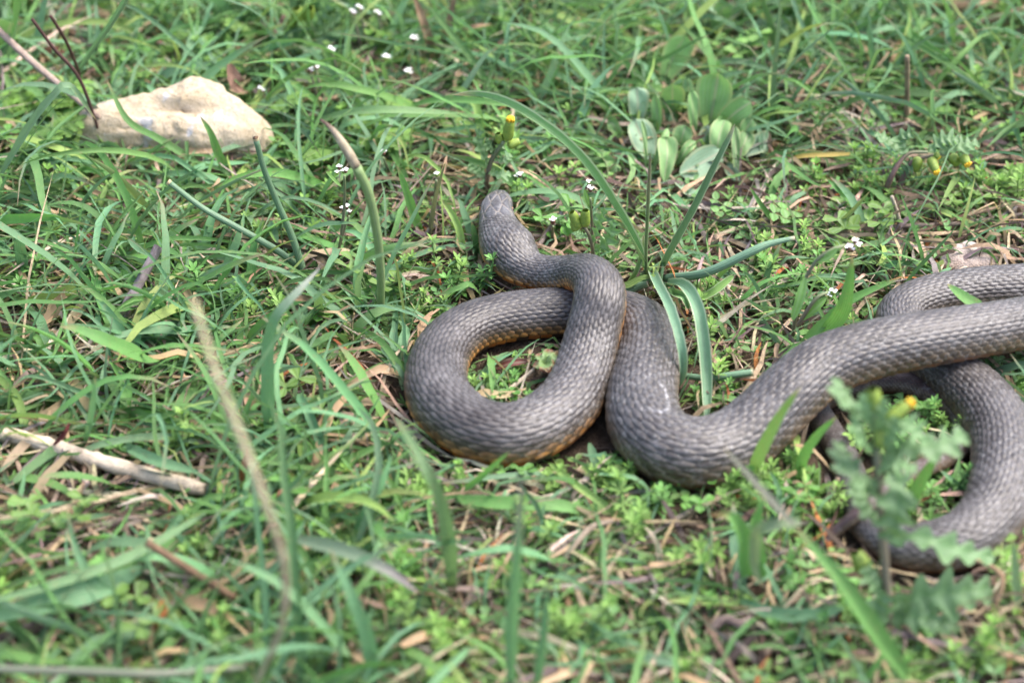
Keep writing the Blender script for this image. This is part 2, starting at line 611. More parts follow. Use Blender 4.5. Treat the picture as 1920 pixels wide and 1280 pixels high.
    C = C * (1 - low * front) + low * front * (np.array([.37, .18, .055]) * (.6 + .7 * ident[..., None]) * (1.15 - .6 * np.clip((.6 - edge) / .5, 0, 1)[..., None]) * (1 - .8 * np.clip((-.12 - xloc) / .16, 0, 1)[..., None]))
    bid = np.mod(np.sin(np.floor(u * .8) * 91.7 + np.sign(th)[None, :] * 3.1) * 4375.5, 1)[..., None]
    BC = np.array([.50, .165, .035]) * (.7 + .5 * bid)
    BC = np.where((bid > .74) | (fu[..., None] > .88), np.array([.05, .03, .02]), BC)
    BC = BC * front + (1 - front) * np.array([.12, .06, .03])
    C = C * (1 - belly[..., None]) + belly[..., None] * BC
    cc = (np.array([.078, .076, .081])[None, None] * (.85 + .3 * np.mod(np.argmin(d, -1) * .37, 1)[..., None]))
    ln = (1 - np.clip(pl / .34, 0, 1))[..., None] * .85
    cc = cc * (1 - ln) + ln * np.array([.24, .21, .17])
    C = C * (1 - crown[..., None]) + crown[..., None] * cc
    # scuff of pale shed skin on the inner side of the middle bend
    qx, qy, _ = project(V)
    pxy = np.array([(1236, 716), (1246, 730), (1252, 748), (1256, 764), (1240, 772), (1222, 768), (1204, 766)], float)
    sc = np.full(u.shape, 1e9)
    sel = (np.abs(s - np.interp(np.argmin(np.hypot(px_f - 1210, py_f - 750)), np.arange(len(S_LEN)), S_LEN)) < .03)
    for a_, b_ in zip(pxy[:-1], pxy[1:]):
        ab = b_ - a_
        tt = np.clip(((qx - a_[0]) * ab[0] + (qy - a_[1]) * ab[1]) / (ab @ ab), 0, 1)
        sc = np.minimum(sc, np.hypot(qx - a_[0] - tt * ab[0], qy - a_[1] - tt * ab[1]))
    rn = np.mod(np.sin(np.floor(u * 5) * 12.7 + np.floor(v * 3) * 57.3) * 437.5, 1)
    scm = (np.clip(1.4 - sc / 2.6, 0, 1) * (rn > .35) * sel[:, None] * (np.abs(th) < 1.9)[None, :] * np.clip(edge * 1.6 - .2, .1, 1))[..., None] * .42
    C = C * (1 - scm) + scm * np.array([.62, .64, .66])
    Vf = V.reshape(-1, 3)
    F = [grid_faces(1, m, around, True)]
    n0 = len(Vf)
    Vf = np.vstack([Vf, cen[0] - T[0] * r[0] * .35, cen[-1] + T[-1] * r[-1]])
    a = np.arange(around)
    b2 = (a + 1) % around
    F.append(np.stack([b2, a, np.full(around, n0)], -1))
    o = (m - 1) * around
    F.append(np.stack([o + a, o + b2, np.full(around, n0 + 1)], -1))
    Cf = np.vstack([C.reshape(-1, 3), [[.08, .075, .075]] * 2])
    i_eye = int(np.argmax(np.interp(s, S_LEN, py_f) > 393))
    return Vf, F, Cf, [(cen[i_eye], S[i_eye], N[i_eye], T[i_eye], r[i_eye])]


sv, sf, scol, eyes = build_snake()
sroot = thing('snake', 'grey brown keeled snake lying in loops on the grass with orange belly edge', 'snake', (*CTRL[19, :2], 0))
sloc = np.array([*CTRL[19, :2], 0])
obj('body', mesh_np('snake_body', sv - sloc, sf, scol, None, True, (M_SKIN,)), sroot)


def sphere_np(c, r, nu=14, nv=9, sq=(1, 1, 1)):
    a = np.arange(nu) / nu * 2 * math.pi
    b_ = np.linspace(-math.pi / 2, math.pi / 2, nv)
    V = np.stack([np.cos(b_)[:, None] * np.cos(a), np.cos(b_)[:, None] * np.sin(a), np.sin(b_)[:, None] + 0 * a], -1).reshape(-1, 3)
    return V * r * np.array(sq) + np.asarray(c), grid_faces(1, nv, nu, True)


ec, eS, eN, eT, er = eyes[0]
for sg in (-1, 1):
    ctr = ec + eS * sg * er * .87 + eN * er * .02
    V, F = sphere_np((0, 0, 0), .0017)
    eo = obj('eye', mesh_np('eye', V, F, mats=(M_IRIS,)), sroot, ctr - sloc)
    V, F = sphere_np(eS * sg * .00085 + eN * .0003, .00105)
    obj('pupil', mesh_np('pupil', V, F, mats=(M_PUPIL,)), eo)

# samples for keeping plants out of the snake and out of the sight lines to it
SN = FINE[::6]
MW, MH = 960, 640
shield = np.full((MH + 400, MW + 400), 9.0)       # nearest guarded depth per half photo pixel, margin 200


def guard(px, py, rp, dep):
    x0, x1 = int((px - rp) / 2) + 200, int((px + rp) / 2) + 201
    y0, y1 = int((py - rp) / 2) + 200, int((py + rp) / 2) + 201
    x0, y0, x1, y1 = max(x0, 0), max(y0, 0), min(x1, MW + 400), min(y1, MH + 400)
    if x1 <= x0 or y1 <= y0:
        return
    yy, xx = np.mgrid[y0:y1, x0:x1]
    inside = np.hypot((xx - 200) * 2 - px, (yy - 200) * 2 - py) < rp
    sub = shield[y0:y1, x0:x1]
    sub[inside] = np.minimum(sub[inside], dep)


gpx, gpy, gd = project(SN[:, :3])
for a_, b_, c_, d_ in zip(gpx, gpy, gd, SN[:, 3]):
    guard(a_, b_, d_ / (c_ * TH / 960) * .90, c_ - d_ * .5)


def ok_paths(paths, pad=.0):
    """True for each path (n,m,3) that neither enters the snake nor hides it"""
    n, m, _ = paths.shape
    keep = np.ones(n, bool)
    px, py, dep = project(paths)
    ix = np.clip((px / 2).astype(int) + 200, 0, MW + 399)
    iy = np.clip((py / 2).astype(int) + 200, 0, MH + 399)
    keep &= ~((dep < shield[iy, ix]) & (shield[iy, ix] < 8)).any(1)
    for c0 in range(0, n, 400):
        q = paths[c0:c0 + 400].reshape(-1, 3)
        dd = np.linalg.norm(q[:, None, :] - SN[None, :, :3], axis=-1) - SN[None, :, 3] * .97
        keep[c0:c0 + 400] &= (dd.min(1) > pad).reshape(-1, m).all(1)
    return keep

# ------------------------------------------------------------------ stones
def stone(name, label, cat, outline, hgt, mat, rough, z0=0.0, seed=1):
    """outline: photo pixels of the stone's silhouette; a rounded lump with a broken surface"""
    o = np.asarray(outline, float)
    cx, cy = o.mean(0)
    base = P(cx, o[:, 1].max() - (o[:, 1].max() - cy) * .35, 0)
    mp = mpp(base)
    nu, nv = 110, 60
    a = np.arange(nu) / nu * 2 * math.pi
    oa = np.arctan2(-(o[:, 1] - cy), o[:, 0] - cx)
    rr = np.hypot(o[:, 0] - cx, o[:, 1] - cy)
    idx = np.argsort(oa)
    rad = np.interp(a, np.concatenate([oa[idx] - 2 * math.pi, oa[idx], oa[idx] + 2 * math.pi]), np.tile(rr[idx], 3))
    # silhouette = plan seen at the camera pitch plus height: plan depth from what is left over
    b_ = np.linspace(-.5, math.pi / 2, nv)
    cb, sb = np.maximum(np.cos(b_), 0)[:, None] ** .42, np.sign(np.sin(b_))[:, None] * np.abs(np.sin(b_))[:, None] ** .62
    x = rad * np.cos(a) * mp * cb
    yf = rad * np.sin(a) * mp
    y = yf * cb * .98
    hh = hgt * (.86 + .14 * np.clip(yf / (np.abs(yf).max()), -1, 1))
    z = sb * hh
    V = np.stack([x, y + 0 * x, z + 0 * x], -1)
    rs = np.random.default_rng(seed)
    nz = np.zeros(V.shape[:2])
    for f, am in ((48, .0035), (110, .0024), (230, .0016), (480, .0009), (900, .0005)):
        for _ in range(3):
            dv = nrm(rs.standard_normal(3)) * f
            nz += am * rough * np.abs(np.sin(V @ dv + rs.random() * 6)) - am * rough * .5
    V = V + nrm(V + [0, 0, .004]) * nz[..., None]
    Vf = V.reshape(-1, 3)
    me = mesh_np(name, Vf, grid_faces(1, nv, nu, True), mats=(mat,))
    ob = obj(name, me, None, (base[0], base[1], z0))
    tag(ob, label, cat)
    return base


ROCK_OUT = [(150, 222), (205, 186), (260, 176), (310, 168), (345, 148), (388, 139), (420, 156), (432, 180), (478, 196), (506, 226), (520, 262),
            (500, 290), (440, 296), (385, 303), (335, 282), (270, 270), (200, 262), (155, 250)]
stone('limestone_rock', 'large cream coloured limestone rock with white spots half sunk in the grass', 'rock', ROCK_OUT, .035, M_ROCK, .62, -.003, 3)
stone('pale_pebble', 'small pale pinkish stone lying in straw above the rear coil', 'stone',
      [(1768, 486), (1785, 462), (1815, 446), (1845, 460), (1858, 486), (1840, 502), (1800, 506)], .009, M_STONE, .5, -.001, 5)
for q in (ROCK_OUT,):
    for px, py, r_ in ((250, 215, 42), (330, 205, 50), (400, 195, 55), (450, 235, 55), (370, 240, 40), (440, 268, 34), (340, 262, 30), (250, 248, 28), (180, 235, 30), (390, 280, 22)):
        guard(px, py, r_, np.dot(P(px, py, 20) - CAM, FWD) - .004)
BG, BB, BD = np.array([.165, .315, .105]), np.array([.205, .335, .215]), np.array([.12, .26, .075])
ROSETTE = [
    ((680, 60), (520, 400), 95, 42, BG * 1.15), ((900, 315), (835, 700), 128, 48, BG), ((590, 395), (600, 640), 82, 42, BG * .9), ((345, 415), (345, 690), 76, 34, BB * .9),
    ((690, 350), (705, 520), 40, 36, BB), ((475, 465), (470, 730), 44, 36, BG), ((722, 430), (735, 740), 44, 38, BG * 1.1), ((1130, 515), (900, 730), 85, 34, BD), ((950, 640), (900, 900), 66, 26, BG * 1.1),
    ((330, 635), (430, 910), 96, 26, BB * 1.05), ((680, 675), (600, 870), 70, 28, BG), ((1140, 630), (1060, 810), 52, 24, BD), ((1115, 715), (1050, 890), 60, 18, BG * .9), ((1265, 770), (1050, 880), 72, 10, BB * .95),
    ((930, 850), (640, 1010), 95, 14, BB * 1.05), ((545, 755), (530, 1060), 72, 24, BG), ((745, 785), (620, 950), 36, 20, BD), ((830, 670), (845, 850), 48, 22, BB * .7), ((1022, 680), (1030, 1030), 30, 26, BD * .75),
    ((730, 1185), (610, 1075), 62, 5, BB), ((1050, 1060), (950, 940), 42, 8, BB * .9), ((140, 655), (240, 770), 46, 18, BG), ((10, 870), (215, 970), 55, 12, BD), ((380, 640), (405, 970), 17, 30, BG * 1.1), ((560, 700), (455, 970), 28, 26, BG * 1.2),
    ((290, 870), (270, 1080), 22, 16, BG * 1.2), ((210, 1000), (120, 1030), 28, 6, BG)]
for (tx, ty), (qx, qy), w_, zt, _c in ROSETTE:
    for t_ in np.linspace(.25, .9, 5):
        gx, gy = 1100 + (qx + (tx - qx) * t_) / 3.657, 50 + (qy + (ty - qy) * t_) / 3.657
        guard(gx, gy, w_ / 3.657 * .95, np.dot(P(gx, gy, 3 + zt * .76 * t_) - CAM, FWD) - .003)
guard(1812, 478, 34, np.dot(P(1812, 478, 5) - CAM, FWD) - .01)
for t_ in np.linspace(0, 1, 50):
    guard(-20 + 390 * t_, 812 + 100 * t_, 21, np.dot(P(20 + 350 * t_, 822 + 90 * t_, 8) - CAM, FWD) - .004)


# ------------------------------------------------------------------ colours (linear)
def lin(r, g, b_):
    f = lambda c: ((c / 255 + .055) / 1.055) ** 2.4 if c > 10 else c / 255 / 12.92
    return np.array([f(r), f(g), f(b_)])


G_FRESH, G_BLUE, G_DEEP, G_YEL = np.array([.098, .248, .054]), np.array([.106, .243, .115]), np.array([.06, .155, .04]), np.array([.22, .33, .075])
G_SPRIG = np.array([.14, .31, .05])
TAN, STRAW, PALE, BROWN = np.array([.40, .28, .17]), np.array([.47, .37, .25]), np.array([.66, .57, .44]), np.array([.15, .11, .08])
GREYT, ORANGE, REDS = np.array([.27, .225, .205]), np.array([.40, .15, .055]), np.array([.20, .05, .045])


def vary(c, n, amt=.25):
    return c[None] * (1 + amt * (RNG.random((n, 1)) - .5) * 2) * (1 + .1 * (RNG.random((n, 3)) - .5) * 2)


# ------------------------------------------------------------------ grass (uncountable)
def region(px, py):
    """grass share 0..1, sprig share 0..1 at a photo position"""
    g = np.full(px.shape, .55)
    g = np.where(px < 780, .95, g)
    g = np.where(py < 330, 1.0, g)
    g = np.where((px > 520) & (px < 900) & (py > 300) & (py < 560), .6, g)
    g = np.where((px > 1250) & (py > 330) & (py < 620), .5, g)
    g = np.where((px > 1500) & (py > 240) & (py < 520), .35, g)
    g = np.where((px > 780) & (py > 900), .55, g)
    g = np.where((px > 1280) & (py > 900), .32, g)
    g = np.where((px < 360) & (py > 880) & (py < 1230), .38, g)
    s = 1.05 - g * .85
    s = np.where(py < 330, .4, s)
    s = np.where((px < 780) & (py > 330) & (py < 900), .42, s)
    s = np.where((px < 780) & (py >= 900), .6, s)
    return g, s


def scatter(n, mx=230, y0=-170, y1=1400):
    px = RNG.uniform(-mx, 1920 + mx, n * 2)
    py = RNG.uniform(y0, y1, n * 2)
    B = P_many(px, py)
    return px, py, B


def P_many(px, py, z=0.0):
    d = FWD + ((px - 960) / 960 * TH)[:, None] * np.array([1.0, 0, 0]) - ((py - 640) / 960 * TH)[:, None] * UPV
    return CAM + d * ((z - CAM[2]) / d[:, 2])[:, None]


XMIN, XMAX, YMIN, YMAX = -.44, .44, -.36, .56


def area_points(n):
    x, y = RNG.uniform(XMIN, XMAX, n), RNG.uniform(YMIN, YMAX, n)
    px, py, _ = project(np.stack([x, y, 0 * x], -1))
    return x, y, px, py


def make_blades(x, y, az, L, W, phi0, curl, col, m=9, fold=None, bend=None, tipc=None, lay_max=.014):
    n = len(x)
    t = np.linspace(0, 1, m)[None]
    phi = phi0[:, None] - curl[:, None] * t ** 1.3
    if bend is None:
        bend = RNG.normal(0, .5, n)
    wob = RNG.normal(0, .13, (n, m)).cumsum(1)
    a = az[:, None] + bend[:, None] * t + wob
    st = L[:, None] / (m - 1)
    dx, dy, dz = np.cos(phi) * np.cos(a) * st, np.cos(phi) * np.sin(a) * st, np.sin(phi) * st
    pz = lambda d: np.concatenate([np.zeros((n, 1)), np.cumsum(d[:, 1:], 1)], 1)
    p = np.stack([x[:, None] + pz(dx), y[:, None] + pz(dy), pz(dz)], -1)
    g = gh(p[..., 0], p[..., 1])
    lay = RNG.uniform(.001, lay_max, n)[:, None]
    p[..., 2] = np.where(t < .12, p[..., 2] + g - .001, np.maximum(p[..., 2] + g, g + lay * np.minimum(1, t * 3)))
    prof = np.minimum(1, .45 + 2.2 * t) * np.clip(1 - t ** 3.2, 0, 1) ** .8 + .03
    w = W[:, None] * prof
    roll = RNG.uniform(-1.0, 1.0, n)[:, None] + RNG.normal(0, .9, n)[:, None] * t
    T = nrm(np.gradient(p, axis=1))
    S = nrm(np.cross(T, np.array([0, 0, 1.0]) + 1e-4))
    U = np.cross(S, T)
    N = U * np.cos(roll)[..., None] + S * np.sin(roll)[..., None]
    c = np.repeat(col[:, None, :], m, 1)
    basef = np.clip(1 - t * 4, 0, 1)[..., None] * .35
    c = c * (1 - basef) + basef * np.array([.24, .26, .14])
    if tipc is not None:
        f = np.clip((t - .80) / .2, 0, 1)[..., None] * (RNG.random(n) < .33)[:, None, None]
        c = c * (1 - f) + f * tipc
    if fold is None:
        fold = RNG.uniform(.1, .7, n)
    return p, w, N, fold, c


def patch(x, y):
    """slow changes of plant density over the ground, about 0..1"""
    return np.clip(.5 + .33 * np.sin(x * 38 + 2 * np.sin(y * 21 + 1)) + .33 * np.sin(y * 47 + x * 23 + 2.4), 0, 1)


def in_view(px, py):
    """thinner planting well outside the picture"""
    return np.where((px > -150) & (px < 2070) & (py > -140) & (py < 1400), 1.0, .45)


def grass(nt, kind):
    """tufts: every tuft sends out a handful of blades"""
    x, y, px, py = area_points(nt)
    g, s = region(px, py)
    keep = RNG.random(nt) < g * in_view(px, py) * (.55 + .6 * patch(x, y)) * (np.where(px < 780, 1.0, np.where(py < 330, .95, .62)) if kind == 'broad' else 1)
    x, y = x[keep], y[keep]
    nb = {'broad': 7, 'fine': 11}[kind]
    k_ = RNG.integers(2, nb + 1, len(x))
    x, y = np.repeat(x, k_), np.repeat(y, k_)
    n = len(x)
    x = x + RNG.normal(0, .0045, n)
    y = y + RNG.normal(0, .0045, n)
    px, py, _ = project(np.stack([x, y, 0 * x], -1))
    tall = np.where(py < 330, 1.0, np.where(px < 760, 1.0, .62)) * RNG.choice([.7, 1.0, 1.25], n)
    if kind == 'broad':
        L = RNG.gamma(6, .0074, n) * tall + .014
        W = (.0008 + .0018 * RNG.random(n) ** 1.6) * np.where(px < 760, 1.15, .95)
    else:
        L = RNG.gamma(6, .0056, n) * tall + .01
        W = RNG.uniform(.0005, .0011, n)
    phi0 = RNG.uniform(.2, 1.3, n)
    curl = RNG.uniform(.4, 2.2, n)
    pick = RNG.random(n)
    col = np.where((pick < .45)[:, None], vary(G_BLUE, n), np.where((pick < .83)[:, None], vary(G_FRESH, n), np.where((pick < .92)[:, None], vary(G_DEEP, n), vary(G_YEL, n))))
    dead = RNG.random(n) < (.14 if kind == 'broad' else .22)
    col = np.where(dead[:, None], vary(TAN, n, .35), col)
    phi0 = np.where(dead, phi0 * .35, phi0)
    return make_blades(x, y, RNG.uniform(0, 6.283, n), L, W, phi0, curl, col, 9 if kind == 'broad' else 7, tipc=np.array([.33, .22, .16]))


def stuff(name, label, parts, mat, Ks):
    A = Acc()
    for (p, w, N, f, c), K in zip(parts, Ks):
        kp = ok_paths(p)
        V, F, C, par = ribbons(p[kp], w[kp], N[kp], f[kp], c[kp], K)
        A.add(V, F, C, par)
    me = A.mesh(name, mat)
    tag(obj(name, me), label, None, None, 'stuff')
    return me


stuff('grass', 'green and bluish grass blades covering the ground', [grass(4000, 'broad'), grass(4200, 'fine')], M_BLADE, (3, 2))

# dry straw lying between the plants
n = 24000
x, y, px, py = area_points(n)
g_, s_ = region(px, py)
keep = RNG.random(n) < np.clip(1.25 - .7 * g_, .5, 1) * in_view(px, py) * (1.15 - .75 * patch(x, y))
x, y, px, py = x[keep], y[keep], px[keep], py[keep]
n = len(x)
L = RNG.gamma(3, .011, n) + .008
pick = RNG.random(n)
col = np.where((pick < .4)[:, None], vary(STRAW, n, .35), np.where((pick < .62)[:, None], vary(GREYT, n, .4), np.where((pick < .76)[:, None], vary(PALE, n, .3), np.where((pick < .975)[:, None], vary(BROWN, n, .5), vary(ORANGE, n, .4)))))
pr = make_blades(x, y, RNG.uniform(0, 6.283, n), L, RNG.uniform(.0004, .0015, n), RNG.uniform(-.02, .4, n), RNG.uniform(.0, .5, n), col, m=5, bend=RNG.normal(0, .35, n), lay_max=.012)
stuff('dry_straw', 'pale and brown straw litter lying on the soil', [pr], M_DRY, (2,))


# ------------------------------------------------------------------ small plants
def leaf_piece(A, base, d, up, L, W, col, curl=.3, fold=.3, m=5, prof='oval', K=3, rnd=.5):
    base, d, up = np.asarray(base, float), nrm(np.asarray(d, float)), np.asarray(up, float)
    t = np.linspace(0, 1, m)
    side = nrm(np.cross(d, up))
    n_ = np.cross(side, d)
    p = base + d * (t * L)[:, None] - n_ * (curl * L * t ** 2)[:, None] * 1.0
    if prof == 'oval':
        w = np.sin(np.pi * np.clip(t, 0, 1) ** .85) ** .75 * .97 + .06
    elif prof == 'spoon':
        w = np.clip(t * .9 + .12, 0, 1) ** 1.1 * np.clip(1 - t ** 5, 0, 1) ** .6 * 1.25
    elif prof == 'lance':
        w = np.minimum(1, .5 + t * 1.5) * np.clip(1 - t ** 2.2, 0, 1) + .02
    elif prof == 'lobed':
        tri = np.abs(((t * 5.5) % 1) - .5) * 2
        w = np.sin(np.pi * np.clip(t * .93 + .05, 0, 1) ** .9) ** .6 * (.36 + .75 * tri)
    V, F, C, par = ribbons(p[None], (w * W)[None], n_[None], np.array([fold]), np.repeat(np.asarray(col)[None, None], m, 1), K, np.array([rnd]))
    A.add(V, F, C, par)


def stem_piece(A, pts, r, col, k=4):
    V, F, par = tube_np(catmull(np.asarray(pts, float), max(5, 2 * len(pts))), r, k, False)
    A.add(V, F, col, par)


def sprig_mesh(kind, seed, lite=False):
    rs = np.random.default_rng(seed)
    A = Acc()
    c0 = G_SPRIG * rs.uniform(.8, 1.2) * np.array([rs.uniform(.8, 1.3), 1, rs.uniform(.8, 1.4)])
    if kind == 'whorled':
        for sh in range(rs.integers(1, 3) if lite else rs.integers(2, 5)):
            a = rs.uniform(0, 6.28)
            h = rs.uniform(.007, .017)
            off = np.array([math.cos(a), math.sin(a), 0]) * rs.uniform(.001, .009)
            top = off * 1.6 + [0, 0, h]
            stem_piece(A, [off * .6, off * 1.2 + [0, 0, h * .5], top], .0004, c0 * .8)
            for wv in range(4):
                f = .3 + .7 * wv / 3
                ctr = off * .6 + (top - off * .6) * f
                nl = rs.integers(5, 8)
                el = .15 + .8 * f ** 2
                for q in range(nl):
                    b_ = q / nl * 6.283 + wv * .5 + rs.uniform(-.2, .2)
                    e = el + rs.uniform(-.2, .2)
                    d = np.array([math.cos(b_) * math.cos(e), math.sin(b_) * math.cos(e), math.sin(e)])
                    leaf_piece(A, ctr, d, [0, 0, 1], rs.uniform(.0036, .0055) * (1.15 - .25 * f), rs.uniform(.0008, .0012),
                               c0 * rs.uniform(.8, 1.2) * (1 + .25 * (f > .9)), .25, .3, 3 if lite else 4, 'spoon', 3, rs.random())
    elif kind == 'round':
        for sh in range(rs.integers(2, 5)):
            a = rs.uniform(0, 6.28)
            pts = [np.array([0, 0, .001])]
            for q in range(4):
                a += rs.uniform(-.5, .5)
                pts.append(pts[-1] + np.array([math.cos(a) * .006, math.sin(a) * .006, rs.uniform(-.0005, .003)]))
            stem_piece(A, pts, .0004, c0 * np.array([1.1, .75, .8]))
            for q, p in enumerate(pts[1:]):
                for sg in (-1, 1):
                    b_ = a + sg * rs.uniform(.9, 1.7)
                    e = rs.uniform(.1, .7)
                    d = np.array([math.cos(b_) * math.cos(e), math.sin(b_) * math.cos(e), math.sin(e)])
                    leaf_piece(A, p, d, [0, 0, 1], rs.uniform(.004, .0062), rs.uniform(.0017, .0025), c0 * rs.uniform(.75, 1.15) * np.array([.9, .9, 1.2]), .2, .35, 4 if lite else 5, 'oval', 3, rs.random())
    elif kind == 'rosette':
        nl = rs.integers(7, 12)
        for q in range(nl):
            b_ = q * 2.4 + rs.uniform(-.2, .2)
            e = .25 + .9 * q / nl + rs.uniform(-.15, .15)
            d = np.array([math.cos(b_) * math.cos(e), math.sin(b_) * math.cos(e), math.sin(e)])
            leaf_piece(A, (0, 0, .0015), d, [0, 0, 1], rs.uniform(.008, .013), rs.uniform(.0012, .002), c0 * rs.uniform(.7, 1.1), .35, .45, 4 if lite else 6, 'lance', 3, rs.random())
    elif kind == 'feathery':
        for fr in range(rs.integers(2, 5)):
            a = rs.uniform(0, 6.28)
            Lr = rs.uniform(.022, .04)
            e = rs.uniform(.3, .9)
            pts = [np.array([math.cos(a) * math.cos(e - .5 * t) * Lr * t, math.sin(a) * math.cos(e - .5 * t) * Lr * t, .002 + math.sin(e - .4 * t) * Lr * t]) for t in np.linspace(0, 1, 5)]
            path = catmull(pts, 9)
            stem_piece(A, pts, .00045, c0 * .8)
            T = nrm(np.gradient(path, axis=0))
            for q in range(3, 9):
                for sg in (-1, 1):
                    sd_ = nrm(np.cross(T[q], [0, 0, 1.0])) * sg
                    d = nrm(sd_ + T[q] * .7 + np.array([0, 0, rs.uniform(-.15, .2)]))
                    ll = Lr * .36 * (1.1 - abs(q - 5.5) / 5)
                    leaf_piece(A, path[q], d, [0, 0, 1], ll, ll * .36, c0 * rs.uniform(.75, 1.1) * np.array([.8, .9, .9]), .2, .25, 12, 'lobed', 3, rs.random())
    elif kind == 'clover':
        for fr in range(rs.integers(3, 6)):
            a = rs.uniform(0, 6.28)
            h, rr = rs.uniform(.008, .018), rs.uniform(.004, .012)
            top = np.array([math.cos(a) * rr, math.sin(a) * rr, h])
            stem_piece(A, [(0, 0, 0), top * [.4, .4, .6], top], .0004, c0 * .7)
            for q in range(3):
                b_ = a + q * 2.094
                e = rs.uniform(.0, .5)
                d = np.array([math.cos(b_) * math.cos(e), math.sin(b_) * math.cos(e), math.sin(e)])
                leaf_piece(A, top, d, [0, 0, 1], rs.uniform(.005, .0075), rs.uniform(.0022, .0032), c0 * rs.uniform(.7, 1.0), .15, .4, 6, 'spoon', 3, rs.random())
    return A


KINDS = {'whorled': ('whorled bright sprig', 'sprig'), 'round': ('round leaved creeping herb', 'creeping herb'),
         'rosette': ('narrow leaved seedling', 'seedling'), 'feathery': ('feathery leaved herb', 'feathery herb'), 'clover': ('three leaved clover', 'clover')}
NAMES = {'whorled': 'leafy_sprig', 'round': 'creeping_herb', 'rosette': 'seedling', 'feathery': 'feathery_herb', 'clover': 'clover_plant'}


LANDMARKS = [('the limestone rock', 340, 225), ('the snake head', 935, 410), ('the snake neck', 1050, 505), ('the broad leaved rosette', 1290, 250), ('the pale pebble', 1812, 478),
             ('the reed stalk', 200, 868), ('the grey twig', 255, 545), ('the withered flower stalk', 700, 430), ('the strap leaves', 1305, 640), ('the front loop', 950, 860), ('the loop hole', 950, 700),
             ('the middle bend', 1300, 890), ('the rear coil', 1780, 530), ('the lower right coil', 1880, 1010), ('the foreground groundsel', 1660, 960), ('the pale twig', 1255, 1170), ('the tall dead stalk', 510, 1000),
             ('the dark rush', 220, 1258), ('the vertical blade', 965, 1080), ('the background groundsel', 1740, 320), ('the cut hollow stalk', 510, 350), ('the leaning hollow stalk', 400, 410),
             ('the strap leaf tip', 870, 180), ('the upright straw', 1700, 170), ('the white drooping flowers', 1595, 460), ('the orange dry straw', 1070, 1150), ('the dark twig', 1400, 1205),
             ('the broken reed end', 420, 910), ('the bent tan straw', 1870, 1110), ('the white blossoms', 740, 105), ('the left edge', 0, 660), ('the right edge', 1920, 330), ('the lower left corner', 0, 1240), ('the lower right corner', 1910, 1260),
             ('the top edge', 1150, 0), ('the top left corner', 0, 0), ('the top right corner', 1920, 0), ('the bottom edge', 800, 1275)]
USED = set()


def where(px, py, head):
    near = sorted(LANDMARKS, key=lambda q: math.hypot(q[1] - px, q[2] - py))[:6]

    def rel(q):
        dx, dy = px - q[1], py - q[2]
        if q[0] in ('the left edge', 'the right edge', 'the top edge', 'the bottom edge') or 'corner' in q[0]:
            return 'near ' + q[0]
        if abs(dx) > abs(dy):
            return ('left of ' if dx < 0 else 'right of ') + q[0]
        return ('above ' if dy < 0 else 'below ') + q[0]
    cands = [f'{head} {rel(near[0])}'] + [f'{head} {rel(near[0])}, {rel(q)}' for q in near[1:]] + [f'{head} {rel(near[1])}, {rel(q)}' for q in near[2:]]
    for c in cands:
        if c not in USED and len(c.split()) <= 16:
            USED.add(c)
            return c
    return cands[0]


protos = {kd: [sprig_mesh(kd, 40 + 7 * i + len(kd)).mesh(NAMES[kd], M_LEAF) for i in range(5)] for kd in KINDS}
raw = {kd: [sprig_mesh(kd, 140 + 7 * i + len(kd), True) for i in range(8)] for kd in ('whorled', 'round', 'rosette')}
PROBE = {'whorled': (.011, .017), 'round': (.02, .007), 'rosette': (.009, .012), 'feathery': (.03, .022), 'clover': (.014, .018)}


def probe_ok(x, y, kd, sc):
    r_, h_ = PROBE[kd][0] * sc, PROBE[kd][1] * sc
    a = np.linspace(0, 6.283, 9)[:-1]
    pr_ = np.stack([np.concatenate([[x], x + r_ * np.cos(a), x + r_ * .6 * np.cos(a)]), np.concatenate([[y], y + r_ * np.sin(a), y + r_ * .6 * np.sin(a)]),
                    np.concatenate([[h_], np.full(8, h_ * .5), np.full(8, h_ * .95)])], -1)
    return ok_paths(pr_[None])[0]


def plant_sprigs(count, kinds, probs, filt, smin=.8, smax=1.35):
    done, tries = 0, 0
    while done < count and tries < count * 30:
        tries += 1
        x, y = RNG.uniform(XMIN, XMAX), RNG.uniform(YMIN, YMAX)
        px, py, _ = (float(v) for v in project(np.array([x, y, 0.0])))
        if not (-20 < px < 1940 and -20 < py < 1290) or RNG.random() > filt(px, py):
            continue
        kd = kinds[int(RNG.choice(len(kinds), p=probs))]
        sc_ = float(RNG.uniform(smin, smax))
        if not probe_ok(x, y, kd, sc_):
            continue
        o = obj(NAMES[kd], protos[kd][int(RNG.integers(0, 5))], None, (x, y, float(gh(x, y))))
        o.rotation_euler = (float(RNG.normal(0, .12)), float(RNG.normal(0, .12)), float(RNG.uniform(0, 6.283)))
        o.scale = (sc_,) * 3
        head = ('larger ' if sc_ > 1.12 else 'small ') + KINDS[kd][0]
        tag(o, where(px, py, head), KINDS[kd][1], f'{KINDS[kd][1]} plants among the grass and straw')
        done += 1


def sfilt(px, py):
    return float(region(np.array([px]), np.array([py]))[1][0])


plant_sprigs(255, ['whorled', 'round', 'rosette', 'clover'], [.46, .26, .16, .12], sfilt)
plant_sprigs(26, ['feathery'], [1.0], lambda px, py: 1.0 if (py < 340 and px < 860) else .04, .8, 1.3)

